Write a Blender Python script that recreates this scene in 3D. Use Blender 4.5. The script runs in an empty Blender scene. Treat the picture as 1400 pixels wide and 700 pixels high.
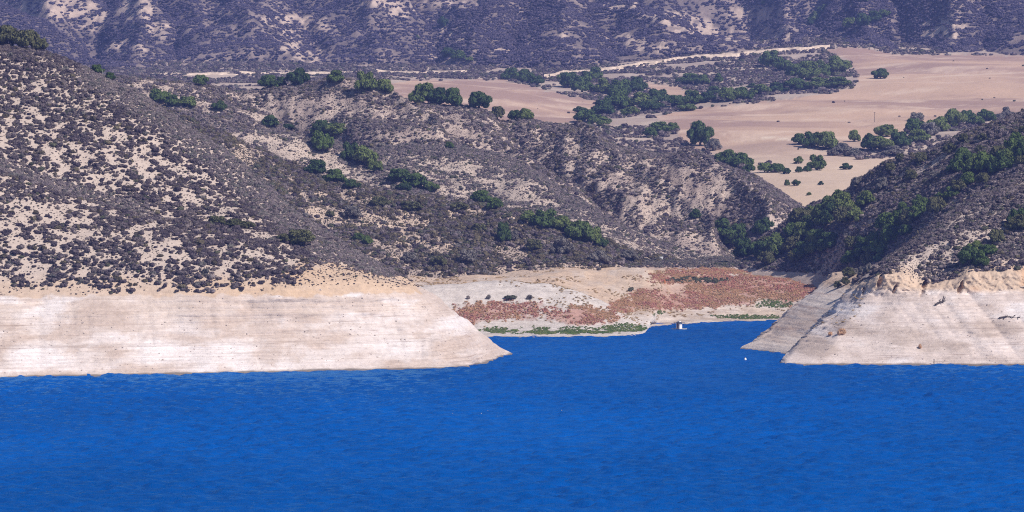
import bpy, math, random
import numpy as np
from mathutils import Vector
from mathutils.bvhtree import BVHTree

scene = bpy.context.scene
COL = scene.collection
random.seed(7)
RNG = np.random.default_rng(7)

# ------------------------------------------------------------------ camera
F = 5000.0          # focal length in photograph pixels (1400 wide)
H = 52.0            # lookout height above the water
HZ = 250.0          # row of the level horizon in the photograph
cam_d = bpy.data.cameras.new('camera')
cam = bpy.data.objects.new('camera', cam_d); COL.objects.link(cam)
cam.location = (0, 0, H); cam.rotation_euler = (math.radians(90), 0, 0)
cam_d.sensor_width = 36.0; cam_d.lens = 36.0 * F / 1400.0
cam_d.shift_y = -(350.0 - HZ) / 1400.0
cam_d.clip_start = 1.0; cam_d.clip_end = 30000.0
scene.camera = cam

# ------------------------------------------------------------------ light
SUN_EL = math.radians(44)
SUN_AZ = math.atan2(0.78, -0.62)          # from +Y towards +X
world = bpy.data.worlds.new('World'); scene.world = world; world.use_nodes = True
wn = world.node_tree; wn.nodes.clear()
w_out = wn.nodes.new('ShaderNodeOutputWorld'); w_bg = wn.nodes.new('ShaderNodeBackground')
w_sky = wn.nodes.new('ShaderNodeTexSky')
w_sky.sky_type = 'NISHITA'; w_sky.sun_disc = False
w_sky.sun_elevation = SUN_EL; w_sky.sun_rotation = SUN_AZ
w_sky.altitude = 250; w_sky.air_density = 1.0; w_sky.dust_density = 0.6; w_sky.ozone_density = 1.6
w_bg.inputs['Strength'].default_value = 0.085
wn.links.new(w_sky.outputs[0], w_bg.inputs[0]); wn.links.new(w_bg.outputs[0], w_out.inputs[0])
sun_d = bpy.data.lights.new('sun', 'SUN'); sun_d.energy = 4.7; sun_d.angle = math.radians(0.55)
sun_d.color = (1.0, 0.925, 0.86)
sun = bpy.data.objects.new('sun', sun_d); COL.objects.link(sun)
sv = Vector((math.sin(SUN_AZ) * math.cos(SUN_EL), math.cos(SUN_AZ) * math.cos(SUN_EL), math.sin(SUN_EL)))
sun.rotation_euler = sv.to_track_quat('Z', 'Y').to_euler(); sun.location = (800, -300, 900)
scene.view_settings.view_transform = 'Standard'; scene.view_settings.look = 'None'
scene.view_settings.exposure = 0.22; scene.view_settings.gamma = 1.0
scene.view_settings.use_curve_mapping = False
scene.render.engine = 'CYCLES'
scene.cycles.use_denoising = False
scene.cycles.pixel_filter_type = 'BLACKMAN_HARRIS'; scene.cycles.filter_width = 1.1
scene.cycles.max_bounces = 6; scene.cycles.volume_bounces = 1
scene.cycles.volume_step_rate = 10.0

# ------------------------------------------------------------------ noise
def _hash(ix, iy, seed):
    h = (ix.astype(np.int64) * 374761393 + iy.astype(np.int64) * 668265263 + seed * 1442695041) & 0xFFFFFFFF
    h = ((h ^ (h >> 13)) * 1274126177) & 0xFFFFFFFF
    return ((h ^ (h >> 16)) & 0xFFFF) / 65535.0
def vnoise(x, y, seed=0):
    ix = np.floor(x); iy = np.floor(y); fx = x - ix; fy = y - iy
    fx = fx * fx * fx * (fx * (fx * 6 - 15) + 10); fy = fy * fy * fy * (fy * (fy * 6 - 15) + 10)
    a = _hash(ix, iy, seed); b = _hash(ix + 1, iy, seed); c = _hash(ix, iy + 1, seed); d = _hash(ix + 1, iy + 1, seed)
    return (a + (b - a) * fx) * (1 - fy) + (c + (d - c) * fx) * fy
def fbm(x, y, scale, octaves=4, seed=0, gain=0.5):
    t = 0; amp = 1; tot = 0; c, s = math.cos(0.6), math.sin(0.6)
    x = np.asarray(x, float) / scale; y = np.asarray(y, float) / scale
    for o in range(octaves):
        t = t + amp * vnoise(x, y, seed + o * 17); tot += amp; amp *= gain
        x, y = (x * c - y * s) * 2.03 + 5.1, (x * s + y * c) * 2.03 + 1.7
    return t / tot                                  # 0..1
def ridged(x, y, scale, octaves=4, seed=0):
    t = 0; amp = 1; tot = 0
    x = np.asarray(x, float) / scale; y = np.asarray(y, float) / scale
    for o in range(octaves):
        n = vnoise(x, y, seed + o * 13)
        t = t + amp * (1 - np.abs(2 * n - 1)); tot += amp; amp *= 0.5
        x, y = x * 1.9 + 3.3, y * 2.1 + 7.7
    return t / tot
def sstep(a, b, x):
    t = np.clip((x - a) / (b - a), 0, 1); return t * t * (3 - 2 * t)
def inpoly(px, py, poly):
    r = np.zeros(np.shape(px), bool); n = len(poly)
    for i in range(n):
        x0, y0 = poly[i]; x1, y1 = poly[(i + 1) % n]
        if y0 == y1: continue
        c = ((y0 > py) != (y1 > py)) & (px < (x1 - x0) * (py - y0) / (y1 - y0) + x0)
        r ^= c
    return r
def blob(px, py, cx, cy, rx, ry, seed=0, wob=0.5):
    d = np.hypot((px - cx) / rx, (py - cy) / ry)
    n = fbm(px, py * 1.6, max(6.0, min(rx, ry) * 0.7), 4, seed) - 0.5
    return sstep(1.15, 0.75, d + n * 2 * wob)
def near_line(px, py, line, w):
    """soft 0..1 mask round a polyline"""
    best = np.full(np.shape(px), 1e9)
    for (x0, y0), (x1, y1) in zip(line[:-1], line[1:]):
        dx, dy = x1 - x0, y1 - y0; L = dx * dx + dy * dy
        t = np.clip(((px - x0) * dx + (py - y0) * dy) / L, 0, 1)
        best = np.minimum(best, np.hypot(px - x0 - t * dx, py - y0 - t * dy))
    return sstep(w * 1.2, w * 0.6, best)

# ------------------------------------------------------------------ materials
def new_mat(name):
    m = bpy.data.materials.new(name); m.use_nodes = True
    nt = m.node_tree; b = nt.nodes['Principled BSDF']
    b.inputs['Roughness'].default_value = 0.9
    b.inputs['Specular IOR Level'].default_value = 0.12
    return m, nt, b
def node(nt, t, **kw):
    n = nt.nodes.new(t)
    for k, v in kw.items(): setattr(n, k, v)
    return n
def ramp(nt, fac, stops):
    r = node(nt, 'ShaderNodeValToRGB'); e = r.color_ramp.elements
    while len(e) < len(stops): e.new(0.5)
    for i, (p, c) in enumerate(stops):
        e[i].position = p; e[i].color = (*c, 1) if len(c) == 3 else c
    nt.links.new(fac, r.inputs[0]); return r.outputs[0]
def mixc(nt, fac, a, b, mode='MIX'):
    m = node(nt, 'ShaderNodeMix', data_type='RGBA', blend_type=mode)
    if isinstance(fac, (int, float)): m.inputs[0].default_value = fac
    else: nt.links.new(fac, m.inputs[0])
    for s, v in ((6, a), (7, b)):
        if isinstance(v, tuple): m.inputs[s].default_value = (*v, 1)
        else: nt.links.new(v, m.inputs[s])
    return m.outputs[2]

def terrain_mat(name, fine, strata=0.0, bump=0.4, contrast=(0.72, 1.22)):
    """vertex colour 'tint' times grain; horizontal bedding where the 'ring' attribute is high"""
    m, nt, b = new_mat(name); L = nt.links
    at = node(nt, 'ShaderNodeAttribute', attribute_name='tint')
    geo = node(nt, 'ShaderNodeNewGeometry')
    n1 = node(nt, 'ShaderNodeTexNoise'); n1.inputs['Scale'].default_value = 1.0 / fine
    n1.inputs['Detail'].default_value = 9; n1.inputs['Roughness'].default_value = 0.78
    L.new(geo.outputs['Position'], n1.inputs['Vector'])
    g = ramp(nt, n1.outputs[0], [(0.25, (contrast[0],) * 3), (0.55, (1, 1, 1)), (0.8, (contrast[1],) * 3)])
    c = mixc(nt, 1.0, at.outputs['Color'], g, 'MULTIPLY')
    h = n1.outputs[0]
    if strata > 0:
        ra = node(nt, 'ShaderNodeAttribute', attribute_name='ring')
        mp = node(nt, 'ShaderNodeMapping'); mp.inputs['Scale'].default_value = (0.10, 0.10, 1.1)
        L.new(geo.outputs['Position'], mp.inputs['Vector'])
        n2 = node(nt, 'ShaderNodeTexNoise'); n2.inputs['Scale'].default_value = 1.0
        n2.inputs['Detail'].default_value = 5; n2.inputs['Roughness'].default_value = 0.6; n2.inputs['Distortion'].default_value = 0.25
        L.new(mp.outputs[0], n2.inputs['Vector'])
        s = ramp(nt, n2.outputs[0], [(0.28, (0.78, 0.75, 0.73)), (0.42, (0.95, 0.94, 0.93)), (0.52, (1.01, 1.01, 1.01)), (0.60, (1.08, 1.09, 1.10)), (0.68, (0.96, 0.95, 0.94))])
        c2 = mixc(nt, 1.0, c, s, 'MULTIPLY')
        hf = node(nt, 'ShaderNodeMath', operation='MULTIPLY'); L.new(ra.outputs['Fac'], hf.inputs[0]); hf.inputs[1].default_value = 0.6
        c = mixc(nt, hf.outputs[0], c, c2)
        mp4 = node(nt, 'ShaderNodeMapping'); mp4.inputs['Scale'].default_value = (0.006, 0.006, 0.75); mp4.inputs['Location'].default_value = (3, 7, 2)
        L.new(geo.outputs['Position'], mp4.inputs['Vector'])
        n4 = node(nt, 'ShaderNodeTexNoise'); n4.inputs['Scale'].default_value = 1.0; n4.inputs['Detail'].default_value = 2; L.new(mp4.outputs[0], n4.inputs['Vector'])
        ln = ramp(nt, n4.outputs[0], [(0.40, (1, 1, 1)), (0.415, (0.72, 0.68, 0.66)), (0.43, (1, 1, 1)), (0.53, (1, 1, 1)), (0.545, (1.16, 1.17, 1.18)), (0.56, (0.93, 0.92, 0.9)), (0.575, (1, 1, 1))])
        c4 = mixc(nt, 1.0, c, ln, 'MULTIPLY'); c = mixc(nt, ra.outputs['Fac'], c, c4)
        # dark pebbles / wrack on the drawn-down bank
        n3 = node(nt, 'ShaderNodeTexNoise'); n3.inputs['Scale'].default_value = 0.9; n3.inputs['Detail'].default_value = 8
        n3.inputs['Roughness'].default_value = 0.7
        mp3 = node(nt, 'ShaderNodeMapping'); mp3.inputs['Scale'].default_value = (0.7, 0.7, 1.6)
        L.new(geo.outputs['Position'], mp3.inputs['Vector']); L.new(mp3.outputs[0], n3.inputs['Vector'])
        k = ramp(nt, n3.outputs[0], [(0.27, (0.50, 0.44, 0.42)), (0.38, (1, 1, 1)), (0.60, (1, 1, 1)), (0.72, (0.86, 0.80, 0.76))])
        c = mixc(nt, 1.0, c, k, 'MULTIPLY')
        md = node(nt, 'ShaderNodeMath', operation='MULTIPLY_ADD'); L.new(n2.outputs[0], md.inputs[0]); md.inputs[1].default_value = 0.7
        L.new(h, md.inputs[2]); h = md.outputs[0]
    bp = node(nt, 'ShaderNodeBump'); bp.inputs['Strength'].default_value = bump; bp.inputs['Distance'].default_value = fine * 0.6
    L.new(h, bp.inputs['Height']); L.new(bp.outputs[0], b.inputs['Normal'])
    L.new(c, b.inputs['Base Color'])
    return m

def leaf_mat(name, a, bcol, c=None, gloss=0.2, trans=0.0):
    """foliage: hue drifts between plants (object random) and between leaf clumps (noise)"""
    m, nt, b = new_mat(name); L = nt.links
    oi = node(nt, 'ShaderNodeObjectInfo')
    stops = [(0.0, a), (1.0, bcol)] if c is None else [(0.0, a), (0.55, bcol), (1.0, c)]
    col = ramp(nt, oi.outputs['Random'], stops)
    geo = node(nt, 'ShaderNodeNewGeometry')
    n1 = node(nt, 'ShaderNodeTexNoise'); n1.inputs['Scale'].default_value = 0.8; n1.inputs['Detail'].default_value = 3
    L.new(geo.outputs['Position'], n1.inputs['Vector'])
    v = ramp(nt, n1.outputs[0], [(0.3, (0.7, 0.72, 0.7)), (0.7, (1.3, 1.28, 1.25))])
    col = mixc(nt, 1.0, col, v, 'MULTIPLY')
    L.new(col, b.inputs['Base Color']); b.inputs['Specular IOR Level'].default_value = gloss
    b.inputs['Roughness'].default_value = 0.75
    return m
def plain_mat(name, col, rough=0.8, spec=0.2, noise=0.15, scale=2.0):
    m, nt, b = new_mat(name); L = nt.links
    geo = node(nt, 'ShaderNodeNewGeometry'); n1 = node(nt, 'ShaderNodeTexNoise'); n1.inputs['Scale'].default_value = scale
    n1.inputs['Detail'].default_value = 4; L.new(geo.outputs['Position'], n1.inputs['Vector'])
    lo = tuple(x * (1 - noise) for x in col); hi = tuple(min(1, x * (1 + noise)) for x in col)
    L.new(ramp(nt, n1.outputs[0], [(0.3, lo), (0.7, hi)]), b.inputs['Base Color'])
    b.inputs['Roughness'].default_value = rough; b.inputs['Specular IOR Level'].default_value = spec
    return m

M = {}
M['near'] = terrain_mat('slope_soil', 1.6, strata=1.0, bump=0.5)
M['mid'] = terrain_mat('hill_soil', 3.0, strata=1.0, bump=0.5, contrast=(0.6, 1.3))
M['field'] = terrain_mat('dry_field', 7.0, bump=0.25, contrast=(0.86, 1.1))
M['far'] = terrain_mat('mountain_soil', 6.0, bump=0.6, contrast=(0.6, 1.3))
M['bed'] = plain_mat('lake_bed', (0.30, 0.25, 0.2))
M['sage'] = leaf_mat('sage_leaves', (0.058, 0.045, 0.057), (0.098, 0.077, 0.087), (0.155, 0.125, 0.124), 0.1)
M['sagelight'] = leaf_mat('dry_sage_leaves', (0.17, 0.14, 0.13), (0.22, 0.18, 0.16), None, 0.1)
M['midsage'] = leaf_mat('pale_sage_leaves', (0.145, 0.116, 0.128), (0.200, 0.163, 0.170), (0.260, 0.215, 0.205), 0.1)
M['brown'] = leaf_mat('brown_brush_leaves', (0.070, 0.057, 0.042), (0.112, 0.092, 0.062), (0.165, 0.138, 0.088), 0.1)
M['sagegreen'] = leaf_mat('sage_green_leaves', (0.07, 0.075, 0.05), (0.11, 0.11, 0.07), None, 0.1)
M['chap'] = leaf_mat('chaparral_leaves', (0.050, 0.042, 0.074), (0.080, 0.066, 0.104), (0.128, 0.104, 0.132), 0.1)  # grey-purple leaves, with some blue of the distance haze put into the colour
M['oak'] = leaf_mat('oak_leaves', (0.030, 0.056, 0.016), (0.060, 0.096, 0.023), (0.120, 0.150, 0.042), 0.25)
M['olive'] = leaf_mat('olive_leaves', (0.075, 0.078, 0.035), (0.105, 0.105, 0.05), None, 0.2)
M['green'] = leaf_mat('bright_leaves', (0.06, 0.095, 0.022), (0.09, 0.13, 0.03), None, 0.2)
M['grey'] = leaf_mat('grey_leaves', (0.12, 0.11, 0.105), (0.17, 0.155, 0.145), None, 0.1)
M['red'] = leaf_mat('red_thicket_leaves', (0.40, 0.17, 0.14), (0.48, 0.24, 0.19), (0.54, 0.33, 0.25), 0.1)
M['rust'] = leaf_mat('rust_leaves', (0.46, 0.27, 0.16), (0.54, 0.36, 0.23), None, 0.1)
M['reed'] = leaf_mat('reed_leaves', (0.08, 0.15, 0.04), (0.14, 0.20, 0.055), (0.24, 0.24, 0.10), 0.2)
M['straw'] = leaf_mat('straw', (0.36, 0.26, 0.15), (0.46, 0.34, 0.20), None, 0.1)
M['bark'] = plain_mat('bark', (0.10, 0.08, 0.065), noise=0.4, scale=3)
M['deadwood'] = plain_mat('dead_wood', (0.075, 0.062, 0.06), noise=0.4, scale=4)
M['stone'] = plain_mat('stone', (0.44, 0.37, 0.33), noise=0.35)
M['road'] = plain_mat('graded_dirt', (0.56, 0.44, 0.34), noise=0.3, scale=0.3)
M['white'] = plain_mat('white_paint', (0.80, 0.79, 0.77), 0.5, 0.4, 0.06)
M['wall'] = plain_mat('hut_wall', (0.72, 0.69, 0.68), 0.5, 0.4, 0.06)
M['hutroof'] = plain_mat('hut_roof', (0.07, 0.06, 0.075), 0.6, 0.3)
M['hutdoor'] = plain_mat('hut_door', (0.16, 0.10, 0.10), 0.6, 0.3)
M['deck'] = plain_mat('float_deck', (0.42, 0.41, 0.37), 0.7, 0.2)
M['float'] = plain_mat('float_drum', (0.05, 0.05, 0.055), 0.6, 0.3)
M['orange'] = plain_mat('orange_paint', (0.75, 0.26, 0.04), 0.6, 0.3)
M['pole'] = plain_mat('pole_wood', (0.14, 0.11, 0.095), noise=0.3, scale=1.0)

def water_mat():
    m, nt, b = new_mat('lake_water'); L = nt.links
    geo = node(nt, 'ShaderNodeNewGeometry')
    def nz(sx, sy, det, rough, off=0.0):
        mp = node(nt, 'ShaderNodeMapping'); mp.inputs['Scale'].default_value = (sx, sy, 1); mp.inputs['Location'].default_value = (off, off, 0)
        mp.inputs['Rotation'].default_value = (0, 0, math.radians(4))
        n = node(nt, 'ShaderNodeTexNoise'); n.inputs['Scale'].default_value = 1.0; n.inputs['Detail'].default_value = det
        n.inputs['Roughness'].default_value = rough
        L.new(geo.outputs['Position'], mp.inputs['Vector']); L.new(mp.outputs[0], n.inputs['Vector']); return n.outputs[0]
    ripple = nz(0.8, 0.55, 5, 0.68); gust = nz(0.012, 0.006, 3, 0.5, 41.0)
    b1 = node(nt, 'ShaderNodeBump'); b1.inputs['Strength'].default_value = 0.6; b1.inputs['Distance'].default_value = 0.35
    L.new(ripple, b1.inputs['Height'])
    c = ramp(nt, gust, [(0.32, (0.0001, 0.056, 0.245)), (0.5, (0.0001, 0.067, 0.292)), (0.68, (0.0001, 0.079, 0.34))])
    nt.nodes.remove(b)
    df = node(nt, 'ShaderNodeBsdfDiffuse'); L.new(c, df.inputs['Color']); L.new(b1.outputs[0], df.inputs['Normal'])
    gl = node(nt, 'ShaderNodeBsdfGlossy'); gl.inputs['Roughness'].default_value = 0.12; L.new(b1.outputs[0], gl.inputs['Normal'])
    gl.inputs['Color'].default_value = (0.22, 0.60, 1.0, 1)
    lw = node(nt, 'ShaderNodeFresnel'); lw.inputs['IOR'].default_value = 1.22; L.new(b1.outputs[0], lw.inputs['Normal'])
    sc = node(nt, 'ShaderNodeMath', operation='MULTIPLY'); L.new(lw.outputs[0], sc.inputs[0]); sc.inputs[1].default_value = 0.55
    mx = node(nt, 'ShaderNodeMixShader'); L.new(sc.outputs[0], mx.inputs[0]); L.new(df.outputs[0], mx.inputs[1]); L.new(gl.outputs[0], mx.inputs[2])
    L.new(mx.outputs[0], nt.nodes['Material Output'].inputs['Surface'])
    return m
M['water'] = water_mat()

# ------------------------------------------------------------------ helpers
def mesh_np(name, V, faces, mat=None, smooth=False):
    """faces: list of (k,n) int arrays"""
    me = bpy.data.meshes.new(name)
    V = np.asarray(V, np.float32); me.vertices.add(len(V)); me.vertices.foreach_set('co', V.ravel())
    loops = np.concatenate([np.asarray(f, np.int32).ravel() for f in faces])
    sizes = np.concatenate([np.full(len(f), np.asarray(f).shape[1], np.int32) for f in faces])
    me.loops.add(len(loops)); me.loops.foreach_set('vertex_index', loops)
    me.polygons.add(len(sizes)); me.polygons.foreach_set('loop_start', np.concatenate([[0], np.cumsum(sizes)[:-1]]).astype(np.int32))
    me.update(calc_edges=True); me.validate()
    me.polygons.foreach_set('use_smooth', np.full(len(me.polygons), smooth))
    if mat: me.materials.append(mat)
    return me
def link(name, data, parent=None):
    o = bpy.data.objects.new(name, data); COL.objects.link(o)
    if parent: o.parent = parent
    return o
def tag(o, label=None, cat=None, group=None, kind=None):
    if label: o['label'] = label
    if cat: o['category'] = cat
    if group: o['group'] = group
    if kind: o['kind'] = kind
    return o
def world_pt(px, py, D):
    return ((px - 700) / F * D, D, H - (py - HZ) / F * D)
def to_px(X, Y, Z):
    return 700 + X * F / Y, HZ + (H - Z) * F / Y
def shoreD(py): return F * H / (py - HZ)

ALLV, ALLF, _off = [], [], [0]
SHEETS = {}
def row(pts, z=None):
    """pts: (px, py, D); with z='z' the second value is a height in metres instead"""
    a = np.array(pts, float)
    if z: a[:, 1] = HZ + (H - a[:, 1]) * F / a[:, 2]
    return a
def loft(name, rows, ncol, segs, amps, disp, tint, mat, smooth_px=10, ringf=None):
    u = np.linspace(0, 1, ncol); P = []
    for r in rows:
        pxs = r[0, 0] + (r[-1, 0] - r[0, 0]) * u
        py = np.interp(pxs, r[:, 0], r[:, 1]); D = np.interp(pxs, r[:, 0], r[:, 2])
        step = abs(r[-1, 0] - r[0, 0]) / ncol; k = max(1, int(smooth_px / max(step, 1e-6)))
        if k > 1:
            ker = np.hanning(2 * k + 3)[1:-1]; ker /= ker.sum(); pad = len(ker) // 2
            def sm(a):
                a2 = np.concatenate([2 * a[0] - a[pad:0:-1], a, 2 * a[-1] - a[-2:-pad - 2:-1]]); return np.convolve(a2, ker, 'valid')
            py = sm(py); D = sm(D)
        P.append(np.stack(world_pt(pxs, py, D), -1))
    P = np.array(P); n = len(P); out = []; wv = []
    for i in range(n - 1):
        p0 = P[max(i - 1, 0)]; p1 = P[i]; p2 = P[i + 1]; p3 = P[min(i + 2, n - 1)]
        s = segs[i]
        for t in np.arange(s) / s if i < n - 2 else np.linspace(0, 1, s + 1):
            # damped Catmull-Rom
            m1 = (p2 - p0) * 0.5; m2 = (p3 - p1) * 0.5
            lim = np.linalg.norm(p2 - p1, axis=-1, keepdims=True) * 1.2 + 1e-6
            m1 = m1 * np.minimum(1, lim / (np.linalg.norm(m1, axis=-1, keepdims=True) + 1e-6))
            m2 = m2 * np.minimum(1, lim / (np.linalg.norm(m2, axis=-1, keepdims=True) + 1e-6))
            out.append((2 * t**3 - 3 * t**2 + 1) * p1 + (t**3 - 2 * t**2 + t) * m1 + (-2 * t**3 + 3 * t**2) * p2 + (t**3 - t**2) * m2)
            wv.append(i + t)
    G = np.array(out); wv = np.array(wv); nr = len(G)
    amp = np.interp(wv, np.arange(n), amps)[:, None]
    W = np.repeat(wv[:, None], ncol, 1); U = np.repeat(u[None], nr, 0)
    G = disp(G, W, U, amp)
    X, Y, Z = G[..., 0], G[..., 1], G[..., 2]
    px, py = to_px(X, Y, Z)
    idx = np.arange(nr * ncol).reshape(nr, ncol)
    q = np.stack([idx[:-1, :-1], idx[:-1, 1:], idx[1:, 1:], idx[1:, :-1]], -1).reshape(-1, 4)
    V = G.reshape(-1, 3)
    me = mesh_np(name, V, [q], mat, True)
    c = tint(px, py, X, Y, Z, W)
    ca = np.ones((nr * ncol, 4), np.float32); ca[:, :3] = np.clip(c, 0, 1).reshape(-1, 3)
    a = me.attributes.new('tint', 'FLOAT_COLOR', 'POINT'); a.data.foreach_set('color', ca.ravel())
    rg = np.zeros(nr * ncol, np.float32) if ringf is None else ringf(px, py, X, Y, Z, W).reshape(-1).astype(np.float32)
    a = me.attributes.new('ring', 'FLOAT', 'POINT'); a.data.foreach_set('value', rg)
    o = link(name, me); tag(o, kind='structure')
    ALLV.append(V); ALLF.append(q + _off[0]); _off[0] += len(V)
    SHEETS[len(SHEETS)] = (G, W)
    return (G, W)
def lerp3(a, b, t): return np.asarray(a) * (1 - t[..., None]) + np.asarray(b) * t[..., None]

RING = (0.62, 0.535, 0.49); TAN = (0.56, 0.395, 0.265); SOIL = (0.50, 0.405, 0.34); DSOIL = (0.40, 0.32, 0.265)
GOLD = (0.49, 0.335, 0.24); PALE = (0.60, 0.52, 0.47); ORANGE = (0.58, 0.36, 0.22)

# ------------------------------------------------------------------ water and lake bed
# wind-ruffled water: real waves where the camera can see them, a coarse skirt beyond
yy = np.concatenate([np.arange(430, 900, 0.72), np.arange(900, 1470, 1.15)]); uu = np.linspace(-1, 1, 400)
Yw, Uw = np.meshgrid(yy, uu, indexing='ij'); Xw = Uw * (0.15 * Yw + 25)
sw = Xw * 0.10 + Yw
gust = 0.55 + 0.9 * fbm(Xw, Yw * 0.35, 55, 3, 905)
Zw = ((ridged(Xw * 0.42 + 0.12 * Yw, Yw, 4.0, 2, 901) - 0.5) * 0.62 + (fbm(Xw * 0.6 + 0.3 * Yw, Yw, 1.8, 2, 903) - 0.5) * 1.35) * gust
edge = np.minimum(sstep(430, 445, Yw), sstep(1470, 1450, Yw)) * sstep(1.0, 0.97, np.abs(Uw))
Zw = Zw * edge
nr, nc = Yw.shape; idx = np.arange(nr * nc).reshape(nr, nc)
qw = np.stack([idx[:-1, :-1], idx[:-1, 1:], idx[1:, 1:], idx[1:, :-1]], -1).reshape(-1, 4)
Vw = np.stack([Xw, Yw, Zw], -1).reshape(-1, 3)
k0 = len(Vw)
c4 = [(Xw[0, 0], 430, 0), (Xw[0, -1], 430, 0), (Xw[-1, -1], yy[-1], 0), (Xw[-1, 0], yy[-1], 0)]
far4 = [(-2600, -60, 0), (2600, -60, 0), (2600, 1560, 0), (-2600, 1560, 0)]
Vw = np.concatenate([Vw, np.array(c4), np.array(far4)])
sk = [(k0 + 4, k0 + 5, k0 + 1, k0), (k0 + 5, k0 + 6, k0 + 2, k0 + 1), (k0 + 6, k0 + 7, k0 + 3, k0 + 2), (k0 + 7, k0 + 4, k0, k0 + 3)]
me = mesh_np('lake', Vw, [qw, np.array(sk)], M['water'], True)
tag(link('lake_water', me), kind='structure')
me = mesh_np('bed', [(-2600, -80, -9), (2600, -80, -9), (2600, 5600, -9), (-2600, 5600, -9)], [np.array([[0, 1, 2, 3]])], M['bed'])
tag(link('ground', me), kind='structure')

# ------------------------------------------------------------------ hills (each one a sheet that runs over its crest and down behind)
def terrace(Z, X, Y, step, amt):
    ph = Z / step + 0.35 * fbm(X, Y, 40, 2, 91)
    return amt * (np.sin(2 * math.pi * ph) * 0.5 + 0.25 * np.sin(4 * math.pi * ph + 1))

def steps(X, Y, Z, seed):
    # wave-cut steps left by the falling lake, and rills that cut through them
    ph = Z / 0.95 + 0.5 * fbm(X, Y, 30, 3, seed); f = ph - np.floor(ph)
    st = 0.30 * (sstep(0.0, 0.25, f) - f) * (0.25 + 1.1 * sstep(0.35, 0.6, fbm(X, Z * 6, 18, 3, seed + 1)))
    ril = -0.16 * sstep(0.80, 0.97, ridged(X + 0.25 * Y + 3.0 * fbm(X, Z, 5, 3, seed + 5), Z * 0.5 + Y * 0.1, 7.5, 3, seed + 2)) * sstep(0.4, 0.6, fbm(X, Z, 16, 2, seed + 3))
    return (st + ril) * sstep(0.2, 1.5, Z)
# --- near hill, left of the inlet
sh = [(-140, 521), (0, 517), (150, 513.5), (300, 511), (480, 507), (600, 504.5), (644, 502.5), (652, 498), (674, 495), (682, 490), (700, 485)]
LH = [row([(p, -7, shoreD(y) - 10) for p, y in sh], 'z'),
      row([(p, y, shoreD(y)) for p, y in sh]),
      row([(-140, 460, 990), (0, 459, 994), (300, 455, 1014), (480, 452, 1030), (600, 462, 1040), (645, 478, 1055), (680, 486, 1085), (700, 484, 1107)]),
      row([(-140, 408, 1008), (0, 407, 1012), (150, 404, 1018), (300, 402, 1024), (430, 394, 1034), (490, 388, 1042), (560, 396, 1054), (600, 418, 1060), (645, 455, 1072), (680, 477, 1092), (701, 483.5, 1108)]),
      row([(-140, 310, 1040), (0, 312, 1044), (130, 330, 1046), (230, 340, 1046), (330, 350, 1050), (430, 352, 1060), (500, 366, 1066), (560, 388, 1070), (600, 412, 1074), (645, 447, 1082), (680, 474, 1097), (701, 483, 1109)]),
      row([(-140, 196, 1085), (0, 230, 1088), (130, 274, 1084), (230, 300, 1080), (330, 314, 1078), (430, 332, 1080), (500, 359, 1081), (560, 385, 1082), (600, 409, 1083), (645, 443, 1088), (680, 472, 1100), (701, 482.5, 1110)]),
      row([(-140, 199, 1110), (0, 233, 1110), (130, 276, 1104), (230, 300, 1098), (330, 312, 1092), (430, 328, 1090), (500, 357, 1088), (560, 384, 1088), (600, 409, 1088), (645, 442, 1092), (680, 471, 1102), (701, 482, 1111)]),
      row([(-140, 120, 1165), (0, 138, 1168), (130, 172, 1160), (200, 205, 1150), (300, 258, 1135), (400, 311, 1116), (480, 350, 1100), (560, 384, 1094), (600, 409, 1093), (645, 442, 1096), (680, 471, 1104), (701, 482, 1112)]),
      row([(-140, 40, 1240), (0, 57, 1240), (60, 68, 1232), (130, 97, 1220), (200, 132, 1208), (270, 182, 1190), (350, 241, 1165), (430, 308, 1135), (500, 355, 1112), (560, 386, 1100), (600, 410, 1098), (645, 442, 1100), (680, 471, 1108), (701, 482, 1113)]),
      row([(-140, 86, 1320), (0, 82, 1318), (130, 72, 1290), (270, 54, 1255), (350, 42, 1222), (430, 26, 1180), (500, 17, 1150), (560, 12, 1135), (600, 10, 1125), (645, 4, 1118), (680, -2, 1118), (701, -5, 1120)], 'z'),
      row([(p, -8, 1420 - max(0, p) * 0.4) for p in (-140, 0, 200, 400, 600, 705)], 'z')]
def d_left(G, W, U, amp):
    X, Y, Z = G[..., 0], G[..., 1], G[..., 2]
    taper = sstep(-20, 2, -(X - 0)) * 0.75 + 0.25
    n = (fbm(X, Y, 38, 4, 3) - 0.5) * 7 + (fbm(X, Y, 9, 3, 5) - 0.5) * 1.6
    G[..., 2] = Z + n * amp * taper
    rm = sstep(0.9, 1.2, W) * sstep(3.15, 2.95, W)
    gul = (ridged(X * 1.0, Y * 0.25, 11, 3, 8) - 0.5) * 1.1 + (fbm(X, Z * 2.0, 5, 3, 10) - 0.5) * 0.9
    G[..., 2] += rm * (terrace(G[..., 2], X, Y, 1.7, 0.16) + gul * 0.45 * sstep(0, 3, Z))
    G[..., 1] += rm * (gul * 1.2 + terrace(G[..., 2], X, Y, 4.2, 0.6)) * sstep(0, 2, Z)
    G[..., 1] += rm * (ridged(X + 0.3 * Z, Z * 0.3, 15, 3, 66) - 0.55) * 3.4 * sstep(0, 4, Z)
    G[..., 2] += rm * steps(X, Y, Z, 61)
    tip = sstep(0.80, 0.92, U) * sstep(1.0, 1.6, W) * sstep(1.5, 4, Z)
    G[..., 2] += tip * ((fbm(X, Y * 0.2, 4.5, 3, 67) - 0.5) * 2.4 + (fbm(X, Y * 0.2, 1.3, 2, 68) - 0.5) * 0.8)
    return G
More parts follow.
